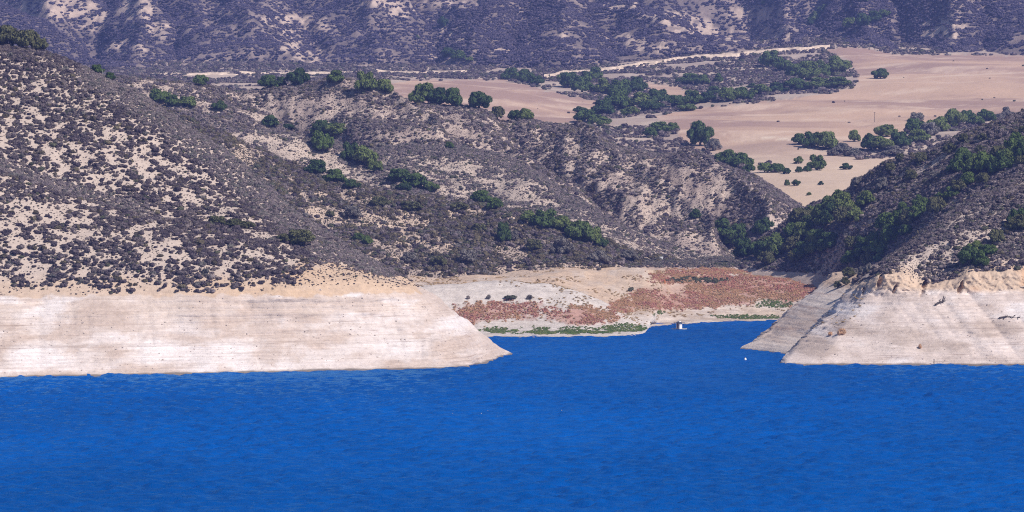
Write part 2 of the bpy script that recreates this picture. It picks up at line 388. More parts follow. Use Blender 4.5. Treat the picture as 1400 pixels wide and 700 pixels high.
def t_left(px, py, X, Y, Z, W):
    e = (fbm(X, Y, 14, 4, 21) - 0.5) * 6
    c = np.broadcast_to(np.array(SOIL), px.shape + (3,)).copy()
    tanm = np.maximum(sstep(27.5, 22.5, Z + e * 0.9), blob(px, py, 450, 378, 75, 22, 25) * (W > 2.5)); c = lerp3(c, TAN, tanm * (0.65 + 0.35 * fbm(X, Y, 10, 3, 22)) * (0.6 + 0.4 * sstep(180, 340, px)))
    rm = sstep(20.7, 19.7, Z + e * 0.22 + (fbm(X, Y, 3, 3, 26) - 0.5) * 2.2); c = lerp3(c, RING, rm)
    c = lerp3(c, (0.57, 0.46, 0.385), rm * sstep(11, 18, Z + e) * 0.8)
    st = fbm(X, Z * 3, 16, 4, 23); c = lerp3(c, (0.49, 0.385, 0.32), rm * sstep(0.5, 0.72, st) * 0.9)
    c = lerp3(c, (0.52, 0.42, 0.36), rm * sstep(0.52, 0.66, fbm(X, Z * 1.4, 7, 5, 24, 0.6)) * 0.8)
    c = lerp3(c, (0.69, 0.62, 0.59), rm * sstep(0.5, 0.3, st) * 0.9)
    c = lerp3(c, (0.13, 0.105, 0.085), sstep(0.75, 0.3, Z + (fbm(X, Y, 4, 3, 27) - 0.5) * 0.6) * 0.85)
    return c
def r_band(px, py, X, Y, Z, W): return sstep(21, 19.5, Z)
S_left = loft('near_hill', LH, 460, [2, 60, 60, 26, 24, 6, 30, 34, 10, 6], [0, 0, 0.05, 0.15, 0.7, 0.8, 0.8, 1, 0.5, 1, 0], d_left, t_left, M['near'], 5, r_band)

# --- headland right of the inlet: drawn-down bank, cliff, first spur
def zpy(z, D): return HZ + (H - z) * F / D
rsh = [(1066, 497), (1069, 499.5), (1110, 500), (1250, 500), (1400, 500.5), (1560, 502)]
RH = [row([(p, -7, shoreD(y) - 10) for p, y in rsh], 'z'),
      row([(p, y, shoreD(y)) for p, y in rsh]),
      row([(1094, 466, 1095), (1100, 462, 1078), (1150, 454, 1064), (1250, 449, 1062), (1400, 446, 1062), (1560, 446, 1064)]),
      row([(1136, 428, 1122), (1142, 424, 1104), (1180, 408, 1092), (1240, 404, 1086), (1262, 404, 1086), (1300, 402, 1086), (1340, 402, 1085), (1400, 402, 1085), (1560, 402, 1086)]),
      row([(1164, 396, 1128), (1170, 392, 1110), (1190, 380, 1098), (1210, 373, 1094), (1236, 373, 1093), (1250, 392, 1093), (1275, 391, 1094), (1305, 384, 1093), (1322, 373, 1092), (1400, 373, 1092), (1560, 373, 1093)]),
      row([(1174, 386, 1140), (1180, 381, 1122), (1200, 362, 1120), (1230, 344, 1120), (1270, 330, 1118), (1310, 318, 1122), (1350, 300, 1130), (1400, 272, 1140), (1560, 230, 1150)]),
      row([(1180, 380, 1165), (1186, 374, 1150), (1205, 360, 1150), (1240, 336, 1155), (1290, 298, 1165), (1330, 268, 1178), (1400, 230, 1195), (1560, 150, 1220)]),
      row([(1184, 20, 1190), (1240, 26, 1195), (1330, 40, 1215), (1400, 48, 1230), (1560, 62, 1260)], 'z'),
      row([(1186, 6, 1290), (1330, 15, 1320), (1560, 20, 1350)], 'z')]
lsh = [(1012, 476.5), (1021, 477.8), (1045, 480.5), (1066, 483.5), (1100, 488), (1180, 492)]
LB = [row([(p, -7, shoreD(y) - 10) for p, y in lsh], 'z'),
      row([(p, y, shoreD(y)) for p, y in lsh]),
      row([(1034, 466, 1168), (1040, 461.5, 1156), (1070, 458, 1140), (1110, 456, 1122), (1200, 452, 1110)]),
      row([(1058, 446, 1178), (1064, 441.5, 1166), (1090, 434, 1154), (1130, 428, 1136), (1200, 424, 1120)]),
      row([(1094, 414, 1196), (1100, 409, 1184), (1125, 402, 1172), (1160, 400, 1150), (1210, 396, 1130)]),
      row([(1128, 388, 1212), (1135, 383, 1200), (1160, 377, 1186), (1200, 374, 1170), (1230, 370, 1160)]),
      row([(1136, 20, 1250), (1240, 21, 1230)], 'z'),
      row([(1140, 0, 1300), (1240, 0, 1300)], 'z')]
def d_right(G, W, U, amp):
    X, Y, Z = G[..., 0], G[..., 1], G[..., 2]
    n = (fbm(X, Y, 30, 4, 31) - 0.5) * 5 + (fbm(X, Y, 8, 3, 33) - 0.5) * 1.5
    G[..., 2] = Z + n * amp * sstep(88, 112, X)
    rm = sstep(0.95, 1.3, W) * sstep(3.2, 2.9, W)
    gul = (ridged(X + Y * 0.6, Y * 0.25, 13, 3, 38) - 0.5) * 1.4 + (fbm(X, Z * 2.0, 5, 3, 40) - 0.5) * 1.0
    G[..., 2] += rm * (terrace(Z, X, Y, 1.5, 0.16) + gul * 0.5 * sstep(0, 3, Z))
    G[..., 1] += rm * (gul * 1.3 + terrace(Z, X, Y, 3.6, 0.6)) * sstep(0, 2, Z)
    G[..., 2] += rm * steps(X, Y, Z, 71)
    ed = sstep(0.10, 0.0, U) * sstep(1.5, 9, Z)
    G[..., 0] += ed * ((fbm(Z, Y, 3.5, 3, 77) - 0.5) * 6 + (fbm(Z, Y, 1.2, 2, 78) - 0.5) * 1.6)
    G[..., 1] += rm * (ridged(X + 0.5 * Z, Z * 0.35, 17, 3, 79) - 0.55) * 5.0 * sstep(0, 4, Z)
    # eroded alcoves in the tan cliff
    cm = sstep(2.8, 3.3, W) * sstep(4.25, 3.9, W) * sstep(96, 106, X)
    alc = sstep(0.60, 0.72, fbm(X, Z, 5.5, 3, 44))
    G[..., 1] += cm * ((ridged(X + Z * 0.6, Z * 0.3, 4.2, 5, 45) - 0.5) * 1.5 + (fbm(X, Z * 1.5, 1.6, 4, 48, 0.65) - 0.5) * 2.4)
    G[..., 2] += cm * ((fbm(X, Y, 9, 3, 46) - 0.5) * 2.6 + (fbm(X, Y, 1.5, 3, 49) - 0.5) * 0.9)
    px, py = to_px(G[..., 0], G[..., 1], G[..., 2])
    for cx, cy, rx, ry, dep in ((1204, 384, 2.5, 10, 3.5), (1224, 394, 2.5, 8, 3), (1262, 396, 4, 11, 4), (1314, 392, 3, 10, 4), (1182, 397, 3, 9, 3)):
        d2 = np.hypot((px - cx + 0.35 * (py - cy)) / rx, (py - cy) / ry) + (fbm(X, Z, 2.0, 4, 47) - 0.5) * 1.8
        G[..., 1] += dep * sstep(1.1, 0.7, d2) * (W > 2.4) * (W < 4.3)
    return G
def t_right(px, py, X, Y, Z, W):
    e = (fbm(X, Y, 12, 4, 51) - 0.5) * 6
    c = np.broadcast_to(np.array(SOIL), px.shape + (3,)).copy()
    tm = sstep(29, 25.5, Z + e * 0.5) * sstep(2.5, 2.9, W) * sstep(4.5, 4.1, W)
    c = lerp3(c, (0.56, 0.42, 0.31), tm); c = lerp3(c, ORANGE, tm * sstep(0.5, 0.7, fbm(X, Z, 8, 3, 55)) * sstep(1240, 1340, px) * 0.9)
    rm = sstep(20.8, 18.6, Z + e * 0.25); c = lerp3(c, (0.62, 0.52, 0.465), rm)
    st = fbm(X, Z * 3, 14, 4, 53); c = lerp3(c, (0.45, 0.36, 0.305), rm * sstep(0.5, 0.72, st) * 0.9)
    c = lerp3(c, (0.69, 0.62, 0.59), rm * sstep(0.5, 0.3, st) * 0.9)
    c = lerp3(c, (0.13, 0.105, 0.085), sstep(0.7, 0.3, Z + (fbm(X, Y, 4, 3, 27) - 0.5) * 0.6) * 0.85)
    return c
S_right = loft('headland', RH, 340, [2, 54, 54, 30, 24, 26, 8, 4], [0, 0, 0.05, 0.15, 0.15, 0.8, 0.8, 0.8, 0], d_right, t_right, M['near'], 5, r_band)

def d_lobe(G, W, U, amp):
    X, Y, Z = G[..., 0], G[..., 1], G[..., 2]
    gul = (ridged(X * 0.6 + Y * 0.5, Y * 0.3, 9, 3, 338) - 0.5) * 1.6 + (fbm(X, Z * 2.0, 5, 3, 340) - 0.5) * 1.0
    m = sstep(0.95, 1.3, W)
    G[..., 2] += m * (gul * 0.6 * amp + terrace(Z, X, Y, 1.6, 0.07)) * sstep(0, 3, Z)
    ed = sstep(0.16, 0.0, U) * sstep(0.5, 2.5, Z)
    G[..., 0] += ed * ((fbm(Z, Y, 3.5, 3, 87) - 0.5) * 5)
    G[..., 1] += m * (ridged(X + 0.6 * Z, Z * 0.35, 11, 3, 89) - 0.55) * 4.0 * sstep(0, 4, Z)
    G[..., 2] += m * steps(X, Y, Z, 81) * 0.5
    return G
def t_lobe(px, py, X, Y, Z, W):
    st = fbm(X, Z * 3, 10, 4, 353)
    c = lerp3((0.64, 0.545, 0.475), (0.52, 0.415, 0.345), sstep(0.48, 0.70, st))
    c = lerp3(c, (0.40, 0.27, 0.21), sstep(0.6, 0.7, fbm(X * 0.3, Z * 4, 5, 3, 354)) * 0.6)
    c = lerp3(c, TAN, sstep(17, 20, Z) * 0.8)
    return lerp3(c, (0.20, 0.16, 0.13), sstep(0.5, 0.12, Z) * 0.7)
S_lobe = loft('headland_shoulder', LB, 150, [2, 24, 24, 24, 20, 6, 2], [0, 0, 1, 1, 1, 1, 0.5, 0], d_lobe, t_lobe, M['near'], 4, r_band)

# --- low knoll above the cliff
KN = [row([(1298, 18, 1088), (1330, 20, 1088), (1400, 21, 1088), (1560, 22, 1090)], 'z'),
      row([(1300, 391, 1098), (1320, 373, 1097), (1400, 372, 1096), (1560, 372, 1097)]),
      row([(1301, 388, 1104), (1322, 368, 1106), (1355, 352, 1108), (1400, 338, 1110), (1560, 316, 1112)]),
      row([(1302, 387, 1112), (1324, 366, 1116), (1352, 343, 1122), (1400, 309, 1130), (1560, 232, 1150)]),
      row([(1305, 16, 1150), (1352, 24, 1150), (1400, 30, 1160), (1560, 40, 1180)], 'z')]
def d_soft(seed, big, a1, small, a2):
    def d(G, W, U, amp):
        X, Y = G[..., 0], G[..., 1]
        G[..., 2] += ((fbm(X, Y, big, 4, seed) - 0.5) * a1 + (ridged(X, Y * 0.6, small, 3, seed + 2) - 0.5) * a2) * amp
        return G
    return d
def t_soil(seed, scale, base=SOIL, alt=DSOIL, ring=True):
    def t(px, py, X, Y, Z, W):
        c = lerp3(base, alt, sstep(0.4, 0.65, fbm(X, Y, scale, 4, seed)))
        return c
    return t
S_knoll = loft('hill_knoll', KN, 110, [3, 14, 22, 6], [0, 0.3, 0.6, 0.6, 0], d_soft(61, 20, 3, 8, 1.2), t_soil(62, 10), M['near'], 6)

# --- main ridge behind the headland
RR = [row([(990, 8, 1470), (1080, 10, 1440), (1140, 10, 1410), (1250, 12, 1330), (1560, 20, 1280)], 'z'),
      row([(1000, 366, 1490), (1050, 369, 1465), (1100, 373, 1445), (1140, 379, 1425), (1200, 360, 1380), (1300, 320, 1330), (1400, 280, 1310), (1560, 230, 1310)]),
      row([(1010, 352, 1520), (1050, 348, 1500), (1100, 335, 1475), (1150, 318, 1440), (1220, 290, 1400), (1300, 255, 1370), (1400, 215, 1360), (1560, 180, 1360)]),
      row([(1020, 342, 1545), (1060, 326, 1525), (1100, 302, 1505), (1160, 275, 1475), (1240, 245, 1440), (1320, 210, 1420), (1400, 182, 1415), (1560, 140, 1420)]),
      row([(1030, 336, 1570), (1070, 312, 1550), (1110, 283, 1525), (1160, 256, 1490), (1220, 222, 1470), (1270, 204, 1465), (1330, 181, 1460), (1400, 156, 1460), (1560, 100, 1470)]),
      row([(1040, 10, 1600), (1110, 22, 1580), (1220, 36, 1560), (1400, 50, 1560), (1560, 60, 1570)], 'z')]
S_rr = loft('ridge_hill', RR, 260, [4, 34, 34, 36, 8], [0, 0.2, 1, 1, 0.7, 0], d_soft(71, 45, 9, 22, 4), t_soil(72, 14, (0.48, 0.385, 0.325), (0.36, 0.285, 0.245)), M['mid'], 10)

# --- shore flat at the head of the inlet, with the white mound
bs = [(500, 462), (680, 461), (800, 462), (860, 460), (882, 457), (888, 447), (930, 443.5), (980, 441), (1060, 438.5), (1160, 437)]
BF = [row([(p, -6, shoreD(y) - 12) for p, y in bs], 'z'),
      row([(p, y, shoreD(y)) for p, y in bs]),
      row([(500, 452, 1262), (680, 451, 1264), (800, 452, 1262), (860, 452, 1268), (880, 451, 1276), (890, 444, 1340), (930, 438, 1362), (1000, 434, 1380), (1060, 433, 1392), (1160, 430, 1398)]),
      row([(500, 425, 1282), (640, 424, 1284), (700, 424, 1284), (780, 420, 1284), (840, 434, 1284), (870, 447, 1282), (884, 450, 1288), (900, 438, 1352), (940, 428, 1380), (1000, 420, 1396), (1060, 421, 1402), (1160, 415, 1405)]),
      row([(500, 394, 1304), (600, 390, 1306), (680, 385, 1308), (740, 388, 1306), (790, 398, 1302), (830, 415, 1296), (868, 440, 1290), (886, 448, 1295), (902, 428, 1366), (950, 412, 1398), (1000, 404, 1412), (1060, 405, 1418), (1160, 398, 1420)]),
      row([(500, 396, 1330), (600, 394, 1335), (680, 391, 1338), (740, 396, 1336), (790, 406, 1336), (830, 417, 1338), (868, 424, 1346), (890, 418, 1356), (920, 404, 1398), (960, 395, 1420), (1000, 389, 1432), (1060, 389, 1436), (1160, 386, 1438)]),
      row([(500, 384, 1375), (600, 384, 1380), (680, 379, 1385), (760, 376, 1390), (830, 378, 1396), (880, 376, 1405), (920, 376, 1430), (1000, 374, 1456), (1060, 374, 1460), (1160, 378, 1462)]),
      row([(500, 378, 1420), (600, 380, 1422), (680, 374, 1426), (760, 366, 1430), (830, 368, 1435), (880, 364, 1450), (920, 363, 1480), (1000, 360, 1510), (1060, 360, 1515), (1160, 365, 1515)]),
      row([(500, 22, 1560), (800, 23, 1600), (1000, 23, 1680), (1160, 23, 1700)], 'z')]
def d_shore(G, W, U, amp):
    X, Y, Z = G[..., 0], G[..., 1], G[..., 2]
    G[..., 2] += ((fbm(X, Y, 24, 4, 81) - 0.5) * 5.0 + (ridged(X + 0.4 * Y, Y * 0.5, 14, 3, 82) - 0.5) * 2.4) * amp + terrace(Z, X, Y, 1.4, 0.18) * np.minimum(1, amp * 2)
    return G
REDS = [(690, 424, 62, 12), (650, 430, 34, 12), (800, 431, 46, 13), (790, 434, 40, 10), (850, 418, 20, 9), (885, 405, 24, 10), (900, 415, 50, 9), (950, 412, 70, 11), (1000, 400, 70, 14), (1050, 395, 60, 12), (1010, 385, 70, 9), (1080, 400, 44, 16), (960, 372, 60, 5), (1110, 385, 26, 12), (925, 380, 40, 8)]
GREENS = [(760, 452, 110, 4.5), (850, 449, 34, 6), (700, 450, 40, 5), (1060, 416, 34, 6), (1050, 435, 40, 3), (1020, 433, 50, 2.5), (903, 427, 6, 3), (893, 432, 4, 3)]
def t_shore(px, py, X, Y, Z, W):
    n = fbm(X, Y, 9, 4, 83); n2 = fbm(X, Y * 0.4, 5, 3, 84)
    c = lerp3((0.56, 0.475, 0.41), (0.47, 0.375, 0.30), sstep(0.4, 0.65, n))
    mound = sstep(0.9, 1.1, W) * sstep(4.5, 4.2, W) * (px < 900)
    c = lerp3(c, (0.58, 0.52, 0.475), mound * 0.85)
    tanm = sstep(4.3, 5.0, W) * (px < 960); c = lerp3(c, (0.55, 0.41, 0.30), tanm * (0.4 + 0.6 * sstep(0.35, 0.6, n2)))
    up = sstep(6.3, 6.9, W); c = lerp3(c, (0.60, 0.43, 0.29), up * (px < 870))
    redm = np.maximum(blob(px, py, 975, 405, 110, 24, 85, 0.4), blob(px, py, 1060, 390, 70, 16, 86, 0.4)) * sstep(4.0, 4.4, W)
    c = lerp3(c, (0.42, 0.24, 0.175), redm * 0.55)
    for i, (x, y, rx, ry) in enumerate(REDS): c = lerp3(c, (0.43, 0.25, 0.195), blob(px, py, x, y, rx, ry, 300 + i, 0.55) * 0.75)
    pinkm = blob(px, py, 960, 362, 90, 8, 87, 0.4); c = lerp3(c, (0.40, 0.29, 0.27), pinkm * 0.7)
    c = lerp3(c, (0.24, 0.20, 0.165), sstep(0.45, 0.1, Z) * 0.7)
    return c
S_shore = loft('shore_flat', BF, 380, [2, 18, 24, 24, 18, 20, 20, 8], [0, 0, 0.25, 0.5, 0.4, 0.6, 0.8, 0.8, 0], d_shore, t_shore, M['mid'], 5, lambda px, py, X, Y, Z, W: sstep(4.6, 4.2, W) * 0.7)

# --- brushy bench above the shore flat
BN = [row([(220, 8, 1360), (560, 10, 1390), (700, 12, 1395), (820, 14, 1405), (925, 16, 1480)], 'z'),
      row([(230, 390, 1380), (560, 386, 1396), (640, 384, 1402), (700, 377, 1404), (760, 370, 1408), (820, 374, 1412), (880, 366, 1450), (925, 363, 1486)]),
      row([(230, 340, 1410), (400, 335, 1420), (560, 345, 1425), (640, 345, 1428), (700, 348, 1428), (760, 349, 1430), (820, 358, 1432), (880, 362, 1466), (925, 362, 1496)]),
      row([(230, 250, 1470), (330, 262, 1470), (400, 272, 1470), (470, 284, 1466), (540, 298, 1464), (620, 306, 1460), (700, 316, 1456), (760, 328, 1452), (820, 346, 1450), (880, 360, 1476), (925, 361.5, 1504)]),
      row([(200, 140, 1560), (260, 168, 1550), (330, 202, 1545), (400, 226, 1540), (450, 244, 1530), (520, 258, 1520), (600, 272, 1510), (680, 287, 1500), (740, 299, 1490), (800, 318, 1478), (850, 340, 1476), (890, 357, 1490), (925, 361, 1512)]),
      row([(200, 40, 1640), (400, 36, 1620), (600, 28, 1590), (800, 20, 1550), (925, 12, 1560)], 'z')]
S_bench = loft('bench_hill', BN, 330, [4, 26, 34, 40, 8], [0, 0.15, 0.8, 1, 0.7, 0], d_soft(101, 40, 9, 18, 4), t_soil(102, 9, (0.52, 0.40, 0.31), (0.40, 0.315, 0.26)), M['mid'], 10)

# --- rounded spur behind the bench
SP = [row([(340, 30, 1540), (600, 22, 1530), (800, 14, 1500), (1010, 10, 1520)], 'z'),
      row([(340, 260, 1560), (450, 275, 1560), (600, 290, 1540), (740, 310, 1520), (850, 345, 1500), (900, 361, 1510), (1010, 360, 1535)]),
      row([(345, 212, 1590), (450, 235, 1600), (560, 250, 1590), (660, 265, 1580), (740, 285, 1560), (820, 318, 1545), (900, 345, 1545), (1012, 352, 1570)]),
      row([(350, 182, 1640), (420, 194, 1650), (500, 207, 1650), (560, 202, 1650), (640, 207, 1645), (700, 222, 1635), (750, 246, 1620), (800, 282, 1600), (850, 316, 1585), (910, 338, 1585), (1014, 350, 1600)]),
      row([(360, 50, 1720), (500, 54, 1730), (640, 52, 1730), (800, 26, 1690), (1014, 12, 1680)], 'z')]
S_spur = loft('spur_hill', SP, 260, [4, 24, 34, 8], [0, 0.3, 1, 0.6, 0], d_soft(111, 50, 10, 22, 5), t_soil(112, 12, (0.50, 0.40, 0.33), (0.40, 0.325, 0.275)), M['mid'], 12)

# --- long back ridge with the oaks along its crest
BR = [row([(60, 30, 1640), (600, 22, 1640), (900, 14, 1560), (1140, 10, 1560)], 'z'),
      row([(60, 240, 1660), (400, 250, 1690), (600, 262, 1690), (760, 290, 1660), (860, 330, 1590), (920, 358, 1555), (1000, 357, 1575), (1060, 352, 1600), (1140, 350, 1620)]),
      row([(60, 180, 1760), (300, 186, 1780), (500, 195, 1790), (650, 208, 1780), (760, 232, 1750), (850, 270, 1690), (920, 310, 1640), (990, 325, 1640), (1060, 325, 1660), (1140, 335, 1670)]),
      row([(60, 140, 1850), (300, 148, 1870), (500, 156, 1880), (650, 172, 1870), (760, 194, 1840), (850, 222, 1790), (930, 255, 1740), (990, 280, 1725), (1060, 294, 1720), (1140, 322, 1710)]),
      row([(60, 102, 1930), (180, 107, 1935), (240, 117, 1940), (300, 121, 1950), (430, 119, 1960), (500, 127, 1960), (560, 136, 1960), (650, 151, 1950), (720, 161, 1940), (800, 186, 1915), (900, 210, 1880), (980, 230, 1850), (1040, 251, 1825), (1085, 280, 1800), (1140, 312, 1760)]),
      row([(60, 85, 2040), (430, 82, 2060), (720, 66, 2040), (980, 40, 1940), (1140, 18, 1850)], 'z')]
def crease(G, lines, width, depth):
    px, py = to_px(G[..., 0], G[..., 1], G[..., 2]); dz = 0
    px = px + (fbm(px, py, 30, 3, 55) - 0.5) * 24; py = py + (fbm(px, py, 24, 3, 56) - 0.5) * 14
    for sgn, line in lines:
        best = np.full(px.shape, 1e9)
        for (x0, y0), (x1, y1) in zip(line[:-1], line[1:]):
            dx, dy = x1 - x0, y1 - y0; t = np.clip(((px - x0) * dx + (py - y0) * dy) / (dx * dx + dy * dy), 0, 1)
            best = np.minimum(best, np.hypot(px - x0 - t * dx, py - y0 - t * dy))
        dz = dz + sgn * depth * np.exp(-best / width) 
    return dz
BACK_LINES = [(-1, [(690, 158), (750, 205), (820, 262), (900, 335)]), (1, [(790, 185), (860, 228), (930, 280), (975, 330)]), (-1, [(850, 200), (920, 245), (975, 290), (1015, 335)]), (1, [(940, 222), (1000, 260), (1050, 310)]), (-1, [(560, 138), (600, 170), (680, 205)]), (1, [(450, 122), (520, 150), (600, 190)]), (-1, [(330, 124), (390, 150), (470, 185)])]
def d_back(G, W, U, amp):
    X, Y = G[..., 0], G[..., 1]
    dz = crease(G, BACK_LINES, 18, 16)
    G[..., 2] += (dz + (ridged(X * 1.0 + Y * 0.45, Y * 0.35, 75, 3, 121) - 0.55) * 16 + (fbm(X, Y, 24, 4, 122) - 0.5) * 6) * amp
    return G
BR = [np.stack([r[:, 0], HZ + (H - (H - (r[:, 1] - HZ) / F * r[:, 2])) * F / r[:, 2], r[:, 2]], -1) for r in BR]
for r in BR[:-1]: r[:, 2] = 1560 + (r[:, 2] - 1560) * 0.66
S_back = loft('back_ridge', BR, 420, [4, 30, 34, 36, 10], [0, 0.1, 1, 0.8, 0.28, 0], d_back, t_soil(123, 14, (0.50, 0.395, 0.325), (0.36, 0.28, 0.24)), M['mid'], 12)

# --- valley floor with the golden fields
X0, X1 = -260, 1660
VA = [row([(X0, 20, 1600), (1100, 14, 1600), (X1, 20, 1600)], 'z'),
      row([(X0, 290, 1720), (900, 290, 1720), (1040, 288, 1700), (1180, 285, 1680), (X1, 270, 1720)]),
      row([(X0, 225, 2000), (900, 222, 2000), (1040, 232, 1930), (1120, 233, 1930), (1180, 232, 1940), (X1, 210, 1960)]),
      row([(X0, 180, 2200), (700, 180, 2200), (900, 196, 2130), (1040, 214, 2010), (1180, 213, 2010), (1300, 190, 2080), (X1, 170, 2120)]),
      row([(X0, 150, 2320), (560, 158, 2280), (760, 172, 2240), (900, 168, 2260), (1040, 168, 2270), (1180, 170, 2260), (1400, 150, 2330), (X1, 140, 2350)]),
      row([(X0, 120, 2560), (540, 120, 2520), (700, 134, 2480), (830, 150, 2440), (960, 146, 2460), (1100, 130, 2520), (1250, 122, 2560), (1400, 116, 2600), (X1, 110, 2620)]),
      row([(X0, 106, 2800), (540, 109, 2760), (700, 111, 2760), (830, 120, 2720), (960, 116, 2740), (1060, 104, 2800), (1170, 94, 2860), (1400, 92, 2880), (X1, 88, 2900)]),
      row([(X0, 102, 3000), (540, 102, 2960), (700, 105, 2920), (800, 103, 2940), (960, 84, 3040), (1060, 74, 3090), (1150, 64, 3140), (1230, 74, 3100), (1400, 79, 3080), (X1, 76, 3100)]),
      row([(X0, 88, 3260), (540, 90, 3220), (800, 86, 3220), (960, 66, 3320), (1150, 46, 3400), (1300, 58, 3360), (X1, 60, 3360)])]
def d_val(G, W, U, amp):
    X, Y = G[..., 0], G[..., 1]
    G[..., 2] += ((fbm(X + 0.5 * Y, Y, 150, 3, 131) - 0.5) * 36 + (fbm(X, Y, 30, 3, 132) - 0.5) * 1.2) * amp
    return G
P_right = [(1700, 60), (1400, 77), (1330, 76), (1260, 74), (1235, 76), (1190, 67), (1150, 63), (1128, 70), (1160, 80), (1172, 100), (1172, 121), (1100, 132), (1020, 142), (940, 150), (896, 160), (905, 166), (925, 172), (930, 190), (955, 205), (985, 214), (1020, 222), (1035, 245), (1060, 300), (1300, 300), (1700, 300)]
P_left = [(525, 116), (560, 111), (640, 108), (690, 110), (735, 120), (780, 132), (822, 138), (812, 150), (790, 165), (720, 175), (500, 160)]
P_small = [(876, 112), (930, 120), (975, 132), (960, 138), (900, 130)]
BRUSH_IN = [[(1080, 190), (1130, 188), (1160, 200), (1190, 205), (1240, 180), (1300, 168), (1420, 150), (1420, 210), (1185, 218), (1145, 212), (1100, 205)], [(1038, 226), (1068, 228), (1068, 236), (1038, 236)]]
def field_mask(px, py):
    wx = (fbm(px, py, 9, 3, 140) - 0.5) * 9; wy = (fbm(px, py, 9, 3, 141) - 0.5) * 6
    m = inpoly(px + wx, py + wy, P_right) | inpoly(px + wx, py + wy, P_left) | inpoly(px + wx, py + wy, P_small)
    for b in BRUSH_IN: m &= ~inpoly(px + wx, py + wy, b)
    return m
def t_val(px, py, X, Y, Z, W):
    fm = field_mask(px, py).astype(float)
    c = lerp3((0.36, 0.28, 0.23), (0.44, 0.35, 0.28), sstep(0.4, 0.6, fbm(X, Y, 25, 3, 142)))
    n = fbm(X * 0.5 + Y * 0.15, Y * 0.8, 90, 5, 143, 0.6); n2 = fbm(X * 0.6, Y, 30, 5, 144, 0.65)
    g = lerp3(GOLD, (0.34, 0.225, 0.18), sstep(0.40, 0.64, n)); g = lerp3(g, (0.60, 0.45, 0.34), sstep(0.5, 0.75, n2) * 0.7)  # grass tone patches, darkened in colour in place of shade on rolling ground
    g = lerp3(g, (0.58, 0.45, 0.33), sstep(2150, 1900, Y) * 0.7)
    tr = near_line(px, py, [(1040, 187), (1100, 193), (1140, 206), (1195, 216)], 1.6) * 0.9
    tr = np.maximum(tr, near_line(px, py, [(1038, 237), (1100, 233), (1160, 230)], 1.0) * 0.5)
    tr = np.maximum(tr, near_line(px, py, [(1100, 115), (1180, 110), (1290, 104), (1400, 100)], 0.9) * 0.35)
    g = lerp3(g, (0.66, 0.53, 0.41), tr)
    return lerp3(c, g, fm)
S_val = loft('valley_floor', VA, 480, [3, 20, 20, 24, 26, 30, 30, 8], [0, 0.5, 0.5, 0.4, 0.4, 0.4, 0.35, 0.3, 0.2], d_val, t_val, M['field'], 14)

# --- far mountains: four overlapping spurs
FAR_LINES = [(-1, [(445, 100), (425, 60), (395, 20), (370, -30)]), (-1, [(605, 100), (590, 60), (565, 25), (550, -20)]), (-1, [(250, 98), (235, 50), (210, 0), (200, -30)]), (-1, [(130, 80), (140, 30), (130, -20)]), (1, [(520, 98), (510, 45), (480, -25)]), (1, [(345, 98), (325, 45), (290, -25)]), (1, [(190, 98), (185, 45), (170, -25)]), (1, [(70, 60), (60, 10), (50, -20)]),
             (-1, [(690, 102), (705, 60), (720, 10)]), (1, [(760, 102), (775, 50), (765, -10)]), (-1, [(850, 92), (835, 50), (810, 0)]), (1, [(640, 100), (655, 60), (680, 20)]), (1, [(920, 82), (890, 45), (860, 10)]), (-1, [(980, 76), (950, 50)]),
             (-1, [(1050, 72), (1030, 30), (1000, -20)]), (1, [(1085, 70), (1070, 20), (1060, -30)]), (-1, [(1255, 75), (1235, 30), (1215, -30)]), (-1, [(1360, 78), (1345, 20), (1330, -30)]), (1, [(1190, 66), (1180, 20), (1170, -30)]), (1, [(1310, 76), (1295, 20), (1275, -30)]), (-1, [(1130, 64), (1120, 20), (1110, -20)])]
def mountain(seed, a1, s1, a2):
    def d(G, W, U, amp):
        X, Y = G[..., 0], G[..., 1]
        G[..., 2] += crease(G, FAR_LINES, 26, 22) * amp
        G[..., 2] += ((ridged(X + Y * 0.3, Y * 0.4, s1, 4, seed) - 0.55) * a1 + (fbm(X, Y, 60, 4, seed + 3) - 0.5) * a2) * amp
        return G
    return d
SCARS = [(70, 12, 50, 16), (130, 20, 22, 20), (185, 14, 24, 18), (215, 38, 16, 14), (170, 66, 26, 12), (45, 2, 40, 10), (400, 60, 14, 26), (430, 80, 20, 12), (520, 3, 32, 7), (545, 17, 26, 7), (395, 28, 50, 8), (440, 38, 36, 6), (620, 48, 24, 12), (600, 6, 60, 7), (850, 6, 30, 8), (920, 24, 46, 10), (960, 40, 34, 9), (1005, 50, 34, 10), (885, 62, 34, 8), (860, 52, 24, 6), (1065, 45, 24, 12), (1285, 40, 34, 16), (270, 88, 50, 6), (600, 78, 18, 5), (770, 50, 8, 4), (700, 70, 30, 4), (1040, 18, 50, 10)]
def scar_mask(px, py):
    s = np.zeros(np.shape(px))
    for i, (x, y, rx, ry) in enumerate(SCARS): s = np.maximum(s, blob(px, py, x, y, rx, ry, 160 + i, 0.75))
    return s * sstep(0.34, 0.56, fbm(px + 0.3 * py, py, 6, 3, 161))
def t_mtn(px, py, X, Y, Z, W):
    s = scar_mask(px, py)
    c = lerp3((0.17, 0.135, 0.125), (0.27, 0.21, 0.185), sstep(0.45, 0.65, fbm(X, Y, 30, 4, 162)))
    return lerp3(c, (0.52, 0.40, 0.32), s)
